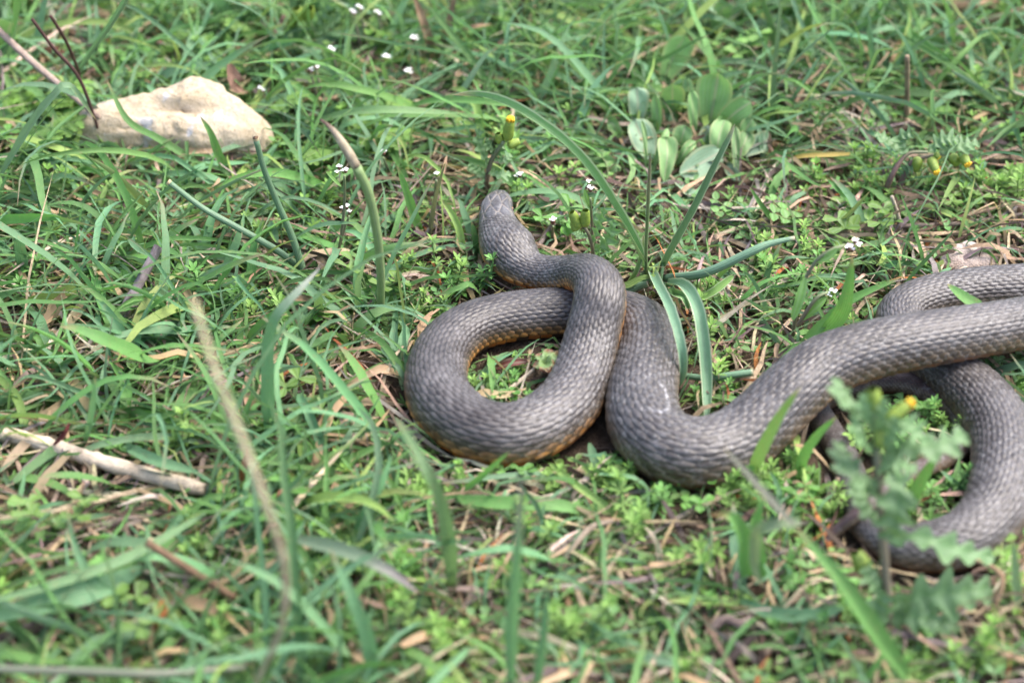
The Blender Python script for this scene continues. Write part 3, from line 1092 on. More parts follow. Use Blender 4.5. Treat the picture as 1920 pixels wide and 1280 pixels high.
for px, py, kd, sc_ in [(930, 742, 'clover', .8), (898, 742, 'whorled', .8), (985, 742, 'whorled', .8), (968, 752, 'rosette', .7), (1790, 925, 'rosette', 1.3), (1755, 935, 'whorled', 1.0), (1770, 900, 'rosette', 1.0), (1700, 950, 'whorled', .9),
                        (1720, 810, 'whorled', 1.0), (1700, 790, 'clover', .9), (1655, 840, 'whorled', .9), (1760, 800, 'whorled', .8), (1180, 880, 'whorled', .9), (1150, 905, 'clover', .9), (1085, 905, 'round', .9), (1310, 745, 'rosette', .9),
                        (1345, 760, 'whorled', .8), (1560, 960, 'whorled', 1.0), (1520, 930, 'rosette', 1.2), (1490, 950, 'clover', 1.0), (860, 930, 'whorled', .8), (905, 712, 'round', .9), (945, 715, 'rosette', .8), (975, 700, 'whorled', .6), (1040, 905, 'whorled', .9), (1120, 925, 'whorled', 1.0), (1200, 925, 'round', 1.0), (1240, 945, 'whorled', 1.1), (1310, 950, 'clover', 1.0), (1370, 940, 'whorled', 1.0),
                        (960, 915, 'clover', .8), (900, 905, 'whorled', .7), (1440, 930, 'whorled', 1.0), (720, 560, 'rosette', 1.2), (790, 590, 'whorled', 1.0)]:
    q = P(px, py, 1)
    o = obj(NAMES[kd], protos[kd][int(RNG.integers(0, 5))], None, (q[0], q[1], float(gh(q[0], q[1]))))
    o.rotation_euler = (0, 0, float(RNG.uniform(0, 6.283)))
    o.scale = (sc_,) * 3
    tag(o, where(px, py, 'small ' + KINDS[kd][0]), KINDS[kd][1], f'{KINDS[kd][1]} plants among the grass and straw')

# the countless rest of the ground cover, joined
A = Acc()
cnt = 0
while cnt < 2300:
    x, y = RNG.uniform(XMIN, XMAX), RNG.uniform(YMIN, YMAX)
    px, py, _ = (float(v) for v in project(np.array([x, y, 0.0])))
    if RNG.random() > sfilt(px, py) * float(in_view(np.array(px), np.array(py))) ** 2 * (.35 + .85 * float(patch(-y, x))):
        continue
    kd = ('whorled', 'round', 'rosette')[int(RNG.choice(3, p=[.4, .4, .2]))]
    sc_ = RNG.uniform(.4, 1.0)
    if not probe_ok(x, y, kd, sc_):
        continue
    src = raw[kd][int(RNG.integers(0, 8))]
    a = RNG.uniform(0, 6.283)
    R = np.array([[math.cos(a), -math.sin(a), 0], [math.sin(a), math.cos(a), 0], [0, 0, 1]]) * sc_
    off = 0
    Vs, Cs, Ps = np.concatenate(src.V), np.concatenate(src.C), np.concatenate(src.Pm)
    A.add(Vs @ R.T + [x, y, float(gh(x, y))], [np.concatenate(v) for v in src.Fn.values()], Cs * RNG.uniform(.65, 1.1), Ps)
    cnt += 1
tag(obj('ground_cover', A.mesh('ground_cover', M_LEAF)), 'tiny green leaves of low ground cover', None, None, 'stuff')


# ------------------------------------------------------------------ single blades, stalks and twigs
def hand_path(pts, m):
    return catmull(np.array([P(*p) for p in pts]), m)


def blade(label, pts, wpx, col, name='grass_blade', cat='grass blade', fold=.35, mat=None, prof='blade', tip=None, N=(0, -.5, .85), roll=(0, 0), group=None, parent=None, m=26, K=5, kind_label=True):
    p = hand_path(pts, m)
    t = np.linspace(0, 1, m)
    if prof == 'blade':
        w = np.minimum(1, .55 + 1.8 * t) * np.clip(1 - t ** 3, 0, 1) ** .8 + .03
    elif prof == 'strap':
        w = np.minimum(1, .8 + t) * np.clip(1 - t ** 9, 0, 1) ** .6 + .02
    elif prof == 'flat':
        w = np.ones(m)
    elif prof == 'both':
        w = np.sin(np.pi * np.clip(t, .02, .98)) ** .45
    w = w * wpx * mpp(p[m // 2]) * (1 + .035 * RNG.standard_normal(m))
    if tip is None and prof == 'blade' and parent is None:
        tip = ((.36, .27, .15), .9)
    T = nrm(np.gradient(p, axis=0))
    S = nrm(np.cross(T, np.asarray(N, float)))
    U = np.cross(S, T)
    ro = roll[0] + (roll[1] - roll[0]) * t
    Nn = U * np.cos(ro)[:, None] + S * np.sin(ro)[:, None]
    c = np.repeat(np.asarray(col)[None], m, 0)
    if tip is not None:
        f = np.clip((t - tip[1]) / (1.001 - tip[1]), 0, 1)[:, None] ** .7
        c = c * (1 - f) + f * np.asarray(tip[0])
    V, F, C, par = ribbons(p[None], w[None], Nn[None], np.array([fold]), c[None], K)
    base = np.zeros(3) if parent is not None else p[0]
    if parent is not None:
        base = np.array(parent.location)
    o = obj(name, mesh_np(name, V - base, F, C, par, True, (mat or M_BLADE,)), parent, (0, 0, 0) if parent is not None else p[0])
    if parent is None:
        tag(o, label, cat, group)
    return o


def stalk(label, pts, rpx, col, name='straw', cat='straw', mat=None, tip=None, k=8, parent=None, group=None, m=None, flat=1.0, rough=0.0):
    m = m or max(10, 6 * len(pts))
    p = hand_path(pts, m)
    r = np.interp(np.linspace(0, 1, m), np.linspace(0, 1, len(np.atleast_1d(rpx))), np.atleast_1d(rpx)) * mpp(p[m // 2])
    if rough:
        r = r * (1 + rough * RNG.standard_normal(m))
    V, F, par = tube_np(p, r, k, True, flat)
    if rough:
        V = V + RNG.normal(0, rough * .25, V.shape) * float(np.mean(r))
    t = np.repeat(np.linspace(0, 1, m), k)[:, None]
    c = np.repeat(np.asarray(col)[None], len(V), 0)
    if tip is not None:
        f = np.clip((t - tip[1]) / (1.001 - tip[1]), 0, 1)
        c = c * (1 - f) + f * np.asarray(tip[0])
    base = np.array(parent.location) if parent is not None else p[0]
    o = obj(name, mesh_np(name, V - base, F, c, par, True, (mat or M_DRY,)), parent, (0, 0, 0) if parent is not None else p[0])
    if parent is None:
        tag(o, label, cat, group)
    return o


# dry stalks
stalk('thick split pale reed stalk lying at the left edge', [(-70, 796, 5), (60, 826, 7), (200, 868, 8), (300, 896, 8), (386, 918, 7)], [16, 15, 15, 15, 13], PALE * 1.15, 'reed_stalk', 'reed', M_WOOD, (PALE * 1.1, .8), 12, rough=.07, m=40)
stalk('short broken end of the pale reed beside its tip', [(392, 917, 7), (420, 910, 8), (447, 905, 9)], [10, 11, 9], PALE * .95, 'reed_piece', 'reed', M_WOOD, None, 10, rough=.08, m=14)
stalk('grey twig with blunt orange end standing in the left grass', [(212, 622, 2), (250, 552, 14), (298, 462, 30)], [13, 10, 9], np.array([.36, .31, .32]), 'grey_twig', 'twig', M_WOOD, None, 9, rough=.04, m=24)
stalk('grey brown weathered stem lying in the lower left corner', [(-60, 1222, 4), (60, 1178, 9), (190, 1120, 10)], [16, 14, 13], np.array([.17, .13, .115]), 'weathered_twig', 'twig', M_WOOD, None, 9, rough=.05, m=24)
stalk('long dark horizontal stem along the bottom left edge', [(-60, 1252, 32), (150, 1258, 34), (300, 1262, 33), (460, 1250, 22)], [8, 8, 8, 6], np.array([.12, .12, .085]), 'dark_rush', 'rush', M_TUBE, None, 8)
stalk('brown stem with broken tip in the lower left grass', [(440, 1120, 10), (360, 1070, 22), (275, 1016, 36)], [8, 8, 8], np.array([.24, .16, .10]), 'broken_twig', 'twig', M_WOOD, None, 8, rough=.05)
stalk('tall blurred tan dead stalk curving up in the left foreground', [(478, 1285, 40), (528, 1170, 90), (532, 1060, 122), (500, 950, 148), (452, 820, 172), (402, 690, 192), (362, 560, 205)], [4.5, 6.5, 7, 7.5, 7.5, 7, 5], np.array([.72, .62, .42]), 'dead_stalk', 'dead stalk', M_DRY, (np.array([.72, .68, .42]), .5), 9, m=48)
stalk('straw lying across the hole of the front loop', [(918, 758, 3), (960, 726, 6), (1002, 692, 10)], [4.5, 4.5, 4], PALE, tip=(PALE * 1.1, .5))
stalk('upright pale straw in the background right of the rosette', [(1700, 236, 2), (1701, 170, 30), (1701, 106, 60)], [5.5, 5, 4.5], STRAW * .9)
stalk('long thin straw slanting beside the rosette', [(1330, 176, 14), (1380, 190, 12), (1425, 196, 8), (1560, 178, 6)], [4, 5, 5, 3], np.array([.30, .2, .15]))
stalk('thick dry stem lying in the top right corner', [(1690, 16, 8), (1800, 12, 12), (1930, 2, 12)], [8, 10, 9], TAN * 1.1, 'dry_twig', 'twig', M_WOOD, rough=.05)
stalk('dry stem slanting below the top right corner', [(1800, 55, 6), (1860, 36, 14), (1926, 14, 18)], [5, 6, 5], STRAW, 'dry_twig', 'twig', M_WOOD, rough=.05)
stalk('pale straw at the right edge above the pale stone', [(1820, 238, 5), (1880, 232, 8), (1935, 226, 9)], [4, 5, 4], PALE)
stalk('second pale straw at the right edge above the pale stone', [(1830, 255, 4), (1880, 245, 7), (1930, 238, 7)], [4, 5, 4], STRAW)
stalk('brown straw lying behind the snake head to the right', [(945, 292, 6), (1000, 306, 6), (1060, 322, 5), (1125, 338, 4)], [5, 5.5, 6, 5], np.array([.27, .18, .15]))
stalk('broken straw bent down right of the snake head', [(940, 292, 8), (974, 334, 7), (992, 378, 6), (1012, 424, 4)], [4, 5, 5, 4], np.array([.36, .26, .20]))
stalk('thin brown straw behind the snake head', [(978, 342, 4), (1040, 355, 4), (1105, 378, 3)], [3.5, 4, 3], np.array([.25, .17, .14]))
stalk('grey straw leaning against the back of the neck', [(1005, 470, 4), (1030, 430, 10), (1056, 396, 14)], [4.5, 5, 4], np.array([.37, .31, .28]))
stalk('pinkish straw lying in the herbs right of the strap leaves', [(1372, 570, 3), (1420, 536, 5), (1475, 498, 7)], [5, 6, 5], np.array([.38, .28, .22]))
stalk('long grey straw above the rear coil', [(1560, 438, 5), (1680, 425, 6), (1790, 420, 6), (1930, 400, 5)], [4, 4.5, 4.5, 4], np.array([.33, .27, .23]))
stalk('second long straw above the rear coil', [(1600, 460, 3), (1700, 440, 4), (1810, 405, 7), (1925, 375, 8)], [3.5, 4, 4, 3], STRAW * .8)
stalk('upright straw standing by the right edge of the rosette ground', [(1692, 440, 1), (1684, 405, 12), (1672, 368, 24)], [4, 4, 3.5], PALE * .85)
stalk('bent tan straw under the lower right coil', [(1820, 1046, 14), (1868, 1068, 20), (1880, 1092, 20), (1862, 1145, 10), (1845, 1185, 2)], [5, 5, 5.5, 5, 4], TAN * 1.15, m=30)
stalk('tan straw upright below the front loop', [(1002, 880, 3), (1003, 940, 3), (1004, 1040, 3)], [7, 6.5, 6], np.array([.48, .33, .22]), flat=.4)
stalk('bent pale straw under the left of the front loop', [(856, 872, 5), (846, 905, 5), (850, 926, 4), (900, 936, 3)], [4, 5, 4, 3], PALE)
stalk('pale curled straw in front of the front loop', [(925, 908, 4), (955, 912, 6), (985, 922, 4), (1010, 930, 3)], [4, 5, 5, 3], np.array([.5, .4, .3]))
stalk('pale straw with dark stripe in the foreground', [(1048, 1064, 6), (1075, 1024, 12), (1110, 988, 16), (1150, 976, 16)], [5, 6, 6, 4], np.array([.45, .37, .28]))
stalk('orange brown dry stem in the bottom foreground', [(1052, 1080, 12), (1068, 1140, 8), (1086, 1230, 4)], [4, 7, 8], np.array([.42, .24, .14]), flat=.5)
stalk('pale twig in the lower right corner pointing down', [(1240, 1132, 3), (1256, 1170, 3), (1268, 1210, 2)], [6, 7, 5], np.array([.5, .42, .37]))
stalk('straw fork by the bare soil at the bottom right', [(1420, 1240, 3), (1490, 1160, 5), (1500, 1080, 6), (1508, 1020, 6)], [7, 6, 6, 5], np.array([.33, .25, .2]))
stalk('dark brown twig lying on bare soil at bottom right', [(1352, 1250, 4), (1400, 1205, 5), (1460, 1150, 5)], [9, 9, 6], np.array([.10, .08, .075]), 'dark_twig', 'twig', M_WOOD, rough=.05)
stalk('pink grey root lying on soil in the lower right foreground', [(1335, 1178, 4), (1360, 1160, 7), (1395, 1170, 7), (1420, 1140, 5)], [8, 10, 9, 5], np.array([.36, .28, .25]), 'dry_root', 'root', M_WOOD, rough=.06)
stalk('pale straw by the upright leaf inside the lower coil', [(1545, 945, 3), (1562, 915, 10), (1572, 895, 14)], [5, 5, 4], np.array([.48, .36, .27]))
stalk('long pale straw falling from the top left corner', [(-30, 30, 60), (40, 98, 48), (112, 160, 34), (188, 222, 22)], [7, 7, 6.5, 5], np.array([.46, .36, .3]))
for i, (lb, pts, r_) in enumerate([
        ('tan dead grass blade hanging at the top centre', [(812, 108, 4), (800, 60, 24), (772, -20, 50)], 9),
        ('second tan dead blade at the top centre', [(822, 110, 4), (840, 50, 24), (856, -20, 46)], 8),
        ('bent tan dead blade at the top centre', [(842, 92, 4), (866, 60, 18), (890, 50, 24), (922, 46, 24)], 7),
        ('brown dead blade in the top right of centre', [(905, 135, 3), (925, 100, 10), (944, 70, 16)], 6),
        ('dark dead blade hanging at the top edge of the centre', [(968, 80, 3), (975, 30, 20), (985, -20, 40)], 8)]):
    blade(lb, pts, r_, TAN * (1.1 - .12 * i), 'dead_grass', 'dead grass', mat=M_DRY)
for lb, pts, r_, c_ in [
        ('orange dry leaf piece by the tall dead stalk', [(450, 915, 12), (456, 880, 24), (466, 840, 34)], 7, ORANGE),
        ('orange sheath scrap low in the left foreground', [(290, 1185, 12), (302, 1160, 18), (308, 1120, 22)], 12, ORANGE),
        ('curled orange dry leaf below the front loop at left', [(640, 1015, 5), (665, 1020, 8), (700, 1012, 6)], 10, ORANGE * .95),
        ('pink red leaf tip beside the reed end', [(520, 950, 14), (526, 930, 20), (532, 914, 22)], 8, np.array([.42, .16, .12])),
        ('red tipped narrow leaf above the reed stalk', [(100, 835, 10), (120, 815, 18), (130, 795, 22)], 6, REDS),
        ('brown dead leaf in the top left shade', [(70, 125, 5), (95, 108, 10), (120, 96, 12)], 22, np.array([.17, .085, .055])),
        ('brown dead leaf behind the limestone rock', [(225, 100, 5), (240, 88, 9), (262, 84, 10)], 16, np.array([.24, .13, .085])),
        ('brown dry leaf at the right shoulder of the rock', [(470, 178, 8), (446, 160, 22), (430, 120, 30)], 16, np.array([.25, .155, .11])),
        ('curled tan leaf piece in the left grass', [(600, 565, 8), (570, 560, 14), (520, 566, 12)], 7, TAN),
        ('tan curled dead blade below the grey twig', [(180, 640, 8), (198, 668, 10), (232, 690, 6)], 6, TAN)]:
    blade(lb, pts, r_, c_, 'leaf_scrap', 'leaf scrap', mat=M_DRY, prof='both', fold=.5)

# hollow cut leaves of an onion like plant, left
for lb, pts, rp in [('hollow cut green stem standing by the rock', [(572, 520, 4), (548, 445, 26), (520, 380, 46), (496, 320, 66), (480, 262, 84)], [8, 7, 6.2, 5.5, 5.2]),
                    ('hollow cut green stem leaning left below the rock', [(575, 512, 4), (520, 470, 18), (440, 424, 32), (380, 390, 40), (318, 343, 52)], [6.2, 6.6, 6.2, 5.5, 5.2])]:
    root = thing('onion_stalk', lb, 'cut stem', P(*pts[0]))
    stalk('', pts, rp, np.array([.085, .185, .09]), 'stem_tube', '', M_TUBE, None, 10, root, m=30)
    e = hand_path(pts, 30)
    d_ = nrm(e[-1] - e[-2])
    V, F, par = tube_np(np.array([e[-1] - d_ * .0002, e[-1] + d_ * .0012]), rp[-1] * mpp(e[-1]) * np.array([1.05, 1.12]), 10, False)
    V2, F2, _ = tube_np(np.array([e[-1] + d_ * .0012, e[-1] + d_ * .0003]), rp[-1] * mpp(e[-1]) * np.array([1.12, .6]), 10, True)
    A = Acc().add(V, F, [.5, .42, .25]).add(V2, F2, [.14, .09, .05])
    obj('cut_rim', A.mesh('cut_rim', M_DRY, root.location), root)
root = thing('withered_scape', 'tall green flower stalk with withered pale tip left of the snake head', 'flower stalk', P(713, 592, 2))
stalk('', [(713, 592, 2), (714, 520, 34), (708, 445, 62), (692, 365, 88), (668, 312, 104)], [8, 8, 8.5, 8.5, 9], np.array([.2, .30, .095]), 'stem', '', M_TUBE, None, 10, root, m=30)
stalk('', [(668, 312, 104), (650, 282, 112), (632, 254, 119), (616, 236, 122), (600, 224, 124)], [9, 10, 8, 5, 2], np.array([.55, .48, .34]), 'withered_tip', '', M_DRY, (np.array([.14, .07, .07]), .5), 9, root, m=18)

# ---- strap leaved plant in the centre right
root = thing('strap_leaf_plant', 'tall bluish plant with long channelled strap leaves beside the snake neck', 'plant', P(1228, 520, 0))
SB = np.array([.115, .235, .12])
for pts, w_, c_, rl, fo, tp in [
        ([(1216, 515, 4), (1196, 465, 30), (1150, 382, 62), (1085, 292, 88), (1000, 222, 104), (920, 183, 106), (848, 178, 100)], 14, SB * np.array([.85, 1.0, .62]), (.3, .1), .9, ((.5, .36, .2), .93)),
        ([(1236, 512, 4), (1262, 460, 26), (1300, 388, 52), (1340, 305, 76), (1378, 232, 94)], 11, SB * .85, (.2, .7), .95, ((.55, .5, .35), .93)),
        ([(1222, 508, 8), (1232, 532, 26), (1256, 580, 34), (1274, 640, 30), (1280, 690, 18), (1274, 725, 6)], 13, SB * np.array([1.1, 1.1, 1.35]), (.1, -.3), .8, None),
        ([(1248, 530, 8), (1282, 536, 30), (1306, 572, 36), (1318, 630, 28), (1325, 710, 14), (1325, 792, 4)], 15, SB * np.array([1.05, 1.05, 1.2]), (.2, 0), .75, None),
        ([(1210, 530, 4), (1210, 470, 28), (1214, 380, 60), (1219, 285, 92)], 5, np.array([.075, .13, .05]), (.5, .3), .8, ((.16, .12, .1), .55)),
        ([(1176, 535, 4), (1192, 510, 14), (1204, 470, 24), (1206, 440, 32)], 6, SB * np.array([1.5, 1.35, .8]), (.2, .4), .8, ((.4, .35, .2), .8)),
        ([(1252, 534, 6), (1262, 548, 16), (1282, 556, 18), (1292, 580, 12)], 10, SB * np.array([.95, 1.1, .7]), (.1, .3), .8, None),
        ([(1300, 562, 14), (1335, 548, 20), (1376, 516, 26)], 8, SB * np.array([1.5, 1.4, .6]), (.2, .2), .5, None)]:
    blade('', pts, w_, c_, 'leaf', '', fo, M_STRAP, 'strap', tp, roll=rl, parent=root, m=34)
for pts, rp in [([(1248, 522, 6), (1320, 512, 20), (1400, 476, 32), (1440, 458, 36), (1490, 446, 38)], [8, 9, 8.5, 8, 4]),
                ([(1278, 704, 5), (1330, 708, 8), (1380, 702, 11), (1412, 698, 12)], [6, 6.5, 7, 7]),
                ([(1160, 560, 4), (1190, 538, 8), (1214, 530, 10)], [9, 9, 8])]:
    stalk('', pts, rp, np.array([.11, .235, .135]), 'tubular_leaf', '', M_TUBE, ((.40, .33, .22), .96), 9, root, m=26)

# ---- broad leaved rosette
def rosette(label, ox, oy, sc_, leaves, cat, px0, name='broad_leaf_rosette'):
    bx, by = px0
    base = P(bx, by, 2)
    root = thing(name, label, cat, base)
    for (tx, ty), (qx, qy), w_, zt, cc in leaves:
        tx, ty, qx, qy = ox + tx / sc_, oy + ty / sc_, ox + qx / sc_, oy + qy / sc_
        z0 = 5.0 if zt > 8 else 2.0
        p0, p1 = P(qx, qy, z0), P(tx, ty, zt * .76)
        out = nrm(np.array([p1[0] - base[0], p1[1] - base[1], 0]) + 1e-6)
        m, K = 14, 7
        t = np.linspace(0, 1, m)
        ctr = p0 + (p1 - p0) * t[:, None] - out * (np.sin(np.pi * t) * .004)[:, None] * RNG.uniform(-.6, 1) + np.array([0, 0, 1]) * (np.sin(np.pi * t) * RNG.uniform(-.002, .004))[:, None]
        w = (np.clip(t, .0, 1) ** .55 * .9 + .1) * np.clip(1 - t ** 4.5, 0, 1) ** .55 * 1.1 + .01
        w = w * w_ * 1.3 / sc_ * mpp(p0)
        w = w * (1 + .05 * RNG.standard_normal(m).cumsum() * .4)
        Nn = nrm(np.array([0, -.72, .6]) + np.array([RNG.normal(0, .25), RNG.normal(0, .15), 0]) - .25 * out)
        V, F, C, par = ribbons(ctr[None], w[None], np.repeat(Nn[None, None], m, 1), np.array([RNG.uniform(.15, .5)]), np.repeat(np.asarray(cc)[None, None] * (1.22 if zt > 32 else 1.0), m, 1), K)  # high leaves get a lighter colour to make up for dull light on them
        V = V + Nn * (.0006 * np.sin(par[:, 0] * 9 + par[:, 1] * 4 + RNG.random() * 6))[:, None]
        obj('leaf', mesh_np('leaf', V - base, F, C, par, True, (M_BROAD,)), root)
    return root


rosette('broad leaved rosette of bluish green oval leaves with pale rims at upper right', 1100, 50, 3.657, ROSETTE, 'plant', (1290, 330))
rosette('second broad leaved plant with oval leaves far behind at the top right', 1280, 0, 2.976, [
    ((30, 20), (60, 190), 60, 40, BG), ((120, 10), (170, 140), 65, 40, BB * .9), ((240, 30), (180, 200), 60, 34, BG), ((330, -20), (290, 160), 66, 40, BB), ((430, 100), (520, 260), 60, 22, BB),
    ((560, 90), (500, 230), 70, 26, BB * 1.05), ((545, 215), (560, 320), 40, 16, BG * 1.1), ((640, -20), (600, 120), 50, 36, BG * .9), ((710, 80), (700, 240), 42, 30, BD)], 'plant', (1420, 75))
rosette('pale grey leaved small plant in the grass behind the strap leaf', 1100, 50, 3.657, [
    ((225, 190), (270, 330), 55, 20, BB * 1.5), ((300, 170), (310, 330), 50, 24, BB), ((170, 140), (230, 320), 40, 20, BG), ((440, 340), (340, 420), 40, 10, BG)], 'plant', (1178, 140))
rosette('plant with rounded scalloped leaves at the left edge before the rock', 0, 0, 2.976, [
    ((340, 730), (250, 920), 105, 16, BG * .9), ((190, 700), (230, 850), 70, 22, BG), ((880, 870), (720, 830), 70, 8, BG * 1.15), ((700, 720), (560, 740), 80, 18, BG * .95), ((20, 600), (60, 760), 60, 24, BG), ((60, 130), (30, 290), 90, 44, BG * .9),
    ((190, 150), (100, 260), 70, 24, BG), ((660, 1060), (640, 1160), 40, 14, BG * 1.1), ((790, 1060), (700, 1180), 50, 14, BG * 1.2), ((590, 1070), (600, 1170), 36, 12, BG)], 'plant', (75, 300), 'scalloped_leaf_plant')


# ---- groundsels (yellow tipped heads)
def flower_head(root, a, b_, rpx, opened=True, name='flower_head'):
    p0, p1 = P(*a), P(*b_)
    loc = np.array(root.location)
    R = rpx * mpp(p0)
    ax = p1 - p0
    L = np.linalg.norm(ax)
    ax = ax / L
    S = nrm(np.cross(ax, [.2, -1, .1]))
    U = np.cross(S, ax)
    k_ = 26
    th = np.arange(k_) / k_ * 6.283
    ts = np.array([0, .08, .25, .5, .75, .9, 1.0])
    rs = np.array([.45, .85, 1.05, 1.0, .9, .82, .62]) * R
    rid = 1 + .09 * np.cos(th * 13)
    V = p0 + ax * (ts * L)[:, None, None] + (rs[:, None] * rid[None])[..., None] * (np.cos(th)[:, None] * S + np.sin(th)[:, None] * U)[None]
    o = obj(name, mesh_np(name, V.reshape(-1, 3) - loc, [grid_faces(1, len(ts), k_, True), np.array([list(range(k_))[::-1]])], mats=(M_BRACT,)), root)
    if opened:
        A = Acc()
        for i in range(19):
            a_ = i * 2.4
            rr = R * .8 * math.sqrt(i / 19)
            c = p1 - ax * L * .04 + (math.cos(a_) * S + math.sin(a_) * U) * rr
            V, F, par = tube_np(np.array([c, c + ax * L * .12, c + ax * L * (.26 - .1 * i / 19)]), np.array([.14, .2, .13]) * R, 5)
            A.add(V, F, [.8, .5, .02], par)
        fo = obj('florets', A.mesh('florets', M_YELLOW, loc), o)
    return o


def lobed_leaf(root, pts, wpx, col, name='leaf', N=(0, -.5, .85), roll=0.0, lobes=5, fold=.2):
    m = lobes * 8 + 1
    p = hand_path(pts, m)
    t = np.linspace(0, 1, m)
    env = np.clip(.35 + 1.1 * t, 0, 1) * np.clip(1 - t ** 3, 0, 1) ** .6 + .05
    ph = (t * lobes) % 1
    tooth = np.clip(1 - np.abs(ph - .55) / .36, 0, 1) ** .7 * RNG.uniform(.45, 1.15, lobes + 1)[np.minimum((t * lobes).astype(int), lobes)]
    w = env * (.34 + .75 * tooth) * wpx * 1.85 * mpp(p[m // 2])
    T = nrm(np.gradient(p, axis=0))
    S = nrm(np.cross(T, np.asarray(N, float)))
    U = np.cross(S, T)
    Nn = U * math.cos(roll) + S * math.sin(roll)
    c = np.repeat(np.asarray(col)[None], m, 0)
    V, F, C, par = ribbons(p[None], w[None], Nn[None], np.array([fold]), c[None], 5)
    # lobes sweep forward and ripple
    V = V + np.repeat(T, 5, 0) * (np.abs(par[:, 1]) ** 1.3 * np.repeat(w, 5) * .35)[:, None] + np.repeat(Nn, 5, 0) * (np.sin(par[:, 0] * lobes * 6.28 + par[:, 1] * 2) * wpx * mpp(p[0]) * .14)[:, None]
    loc = np.array(root.location)
    return obj(name, mesh_np(name, V - loc, F, C, par, True, (M_LEAF,)), root)


SG = np.array([.135, .255, .105])
root = thing('groundsel', 'blurred tall groundsel with lobed leaves and yellow tipped buds in the right foreground', 'groundsel', P(1668, 1200, 0))
stalk('', [(1668, 1200, 0), (1662, 1090, 28), (1655, 1000, 50), (1648, 900, 74), (1640, 810, 92), (1638, 772, 100)], [9, 9, 8.5, 8, 7, 5], np.array([.2, .14, .10]), 'stem', '', M_TUBE, (np.array([.16, .2, .1]), .7), 9, root, m=30)
for pts, w_ in [([(1650, 860, 82), (1700, 842, 88), (1760, 838, 88), (1812, 812, 88)], 26), ([(1640, 800, 94), (1610, 770, 100), (1580, 745, 104), (1566, 708, 106)], 22),
                ([(1648, 905, 74), (1610, 895, 80), (1580, 860, 82), (1572, 828, 82)], 26), ([(1655, 870, 80), (1680, 900, 84), (1678, 960, 74), (1672, 1010, 60)], 30),
                ([(1658, 1012, 46), (1720, 1006, 52), (1790, 1030, 48), (1866, 1046, 40)], 20), ([(1652, 980, 54), (1620, 950, 60), (1596, 900, 64)], 20),
                ([(1664, 1140, 14), (1730, 1120, 22), (1800, 1112, 24), (1860, 1104, 22)], 34), ([(1664, 1160, 10), (1720, 1160, 16), (1770, 1170, 12), (1800, 1172, 8)], 26),
                ([(1660, 1120, 20), (1640, 1090, 30), (1620, 1060, 36)], 24), ([(1640, 800, 94), (1680, 790, 98), (1706, 800, 98), (1740, 830, 92)], 18), ([(1645, 850, 84), (1620, 830, 92), (1606, 800, 98), (1600, 770, 102)], 18),
                ([(1664, 1180, 6), (1650, 1150, 20), (1660, 1110, 30)], 28),
                ([(1642, 815, 92), (1652, 780, 102), (1660, 745, 108)], 14), ([(1640, 805, 93), (1622, 770, 104), (1618, 735, 110)], 14), ([(1645, 840, 88), (1672, 815, 96), (1682, 780, 102)], 16),
                ([(1648, 880, 80), (1680, 870, 86), (1720, 880, 84)], 20), ([(1650, 930, 68), (1620, 910, 76), (1600, 880, 80)], 20), ([(1655, 960, 60), (1690, 950, 66), (1715, 930, 68)], 18)]:
    lobed_leaf(root, pts, w_, SG * RNG.uniform(.85, 1.15), roll=RNG.uniform(-.5, .5))
flower_head(root, (1640, 772, 100), (1636, 730, 110), 15, False)
flower_head(root, (1664, 790, 98), (1704, 757, 104), 11.5)
flower_head(root, (1655, 840, 88), (1645, 806, 94), 11, False)
flower_head(root, (1628, 1075, 30), (1604, 1036, 38), 15, False)

root = thing('groundsel', 'groundsel with yellow tipped head standing right behind the snake head', 'groundsel', P(912, 372, 0))
stalk('', [(912, 372, 0), (914, 330, 18), (924, 296, 32), (944, 266, 44)], [5, 5, 4.5, 3.5], np.array([.16, .09, .07]), 'stem', '', M_TUBE, (np.array([.15, .2, .08]), .6), 7, root)
flower_head(root, (951, 262, 44), (957, 226, 56), 9.5)
flower_head(root, (938, 268, 42), (934, 250, 48), 7, False)
flower_head(root, (952, 274, 40), (974, 264, 42), 8, False)
for pts, w_ in [([(918, 310, 26), (908, 290, 34), (898, 262, 42), (900, 240, 48)], 10), ([(922, 300, 30), (935, 285, 36), (938, 268, 42)], 9), ([(916, 320, 22), (935, 328, 24), (958, 326, 22)], 9), ([(914, 335, 16), (898, 320, 20), (880, 305, 24)], 9),
                ([(930, 290, 34), (918, 275, 40), (912, 258, 46)], 8), ([(925, 300, 30), (945, 300, 32), (960, 290, 32)], 7)]:
    lobed_leaf(root, pts, w_, SG * RNG.uniform(.8, 1.1), roll=RNG.uniform(-.4, .4))
root = thing('groundsel', 'low groundsel with three green buds right of the snake head', 'groundsel', P(1112, 505, 0))
stalk('', [(1112, 505, 0), (1112, 470, 16), (1104, 440, 28), (1094, 424, 34)], [4, 4, 3.5, 3], np.array([.17, .14, .09]), 'stem', '', M_TUBE, None, 7, root)
flower_head(root, (1086, 428, 33), (1072, 398, 42), 9, False)
flower_head(root, (1096, 424, 34), (1098, 394, 44), 9, False)
flower_head(root, (1082, 432, 32), (1074, 416, 36), 8, False)
for pts, w_ in [([(1110, 455, 22), (1122, 425, 32), (1134, 390, 42)], 9), ([(1112, 470, 16), (1140, 450, 24), (1152, 412, 34)], 13), ([(1112, 480, 12), (1130, 462, 16), (1146, 446, 18)], 11), ([(1104, 440, 28), (1090, 440, 28), (1076, 434, 28)], 7)]:
    lobed_leaf(root, pts, w_, SG * np.array([.95, 1.05, .9]), roll=RNG.uniform(-.4, .4))
root = thing('groundsel', 'sprawling groundsel with red stems and yellow heads at the right in the background', 'groundsel', P(1655, 378, 0))
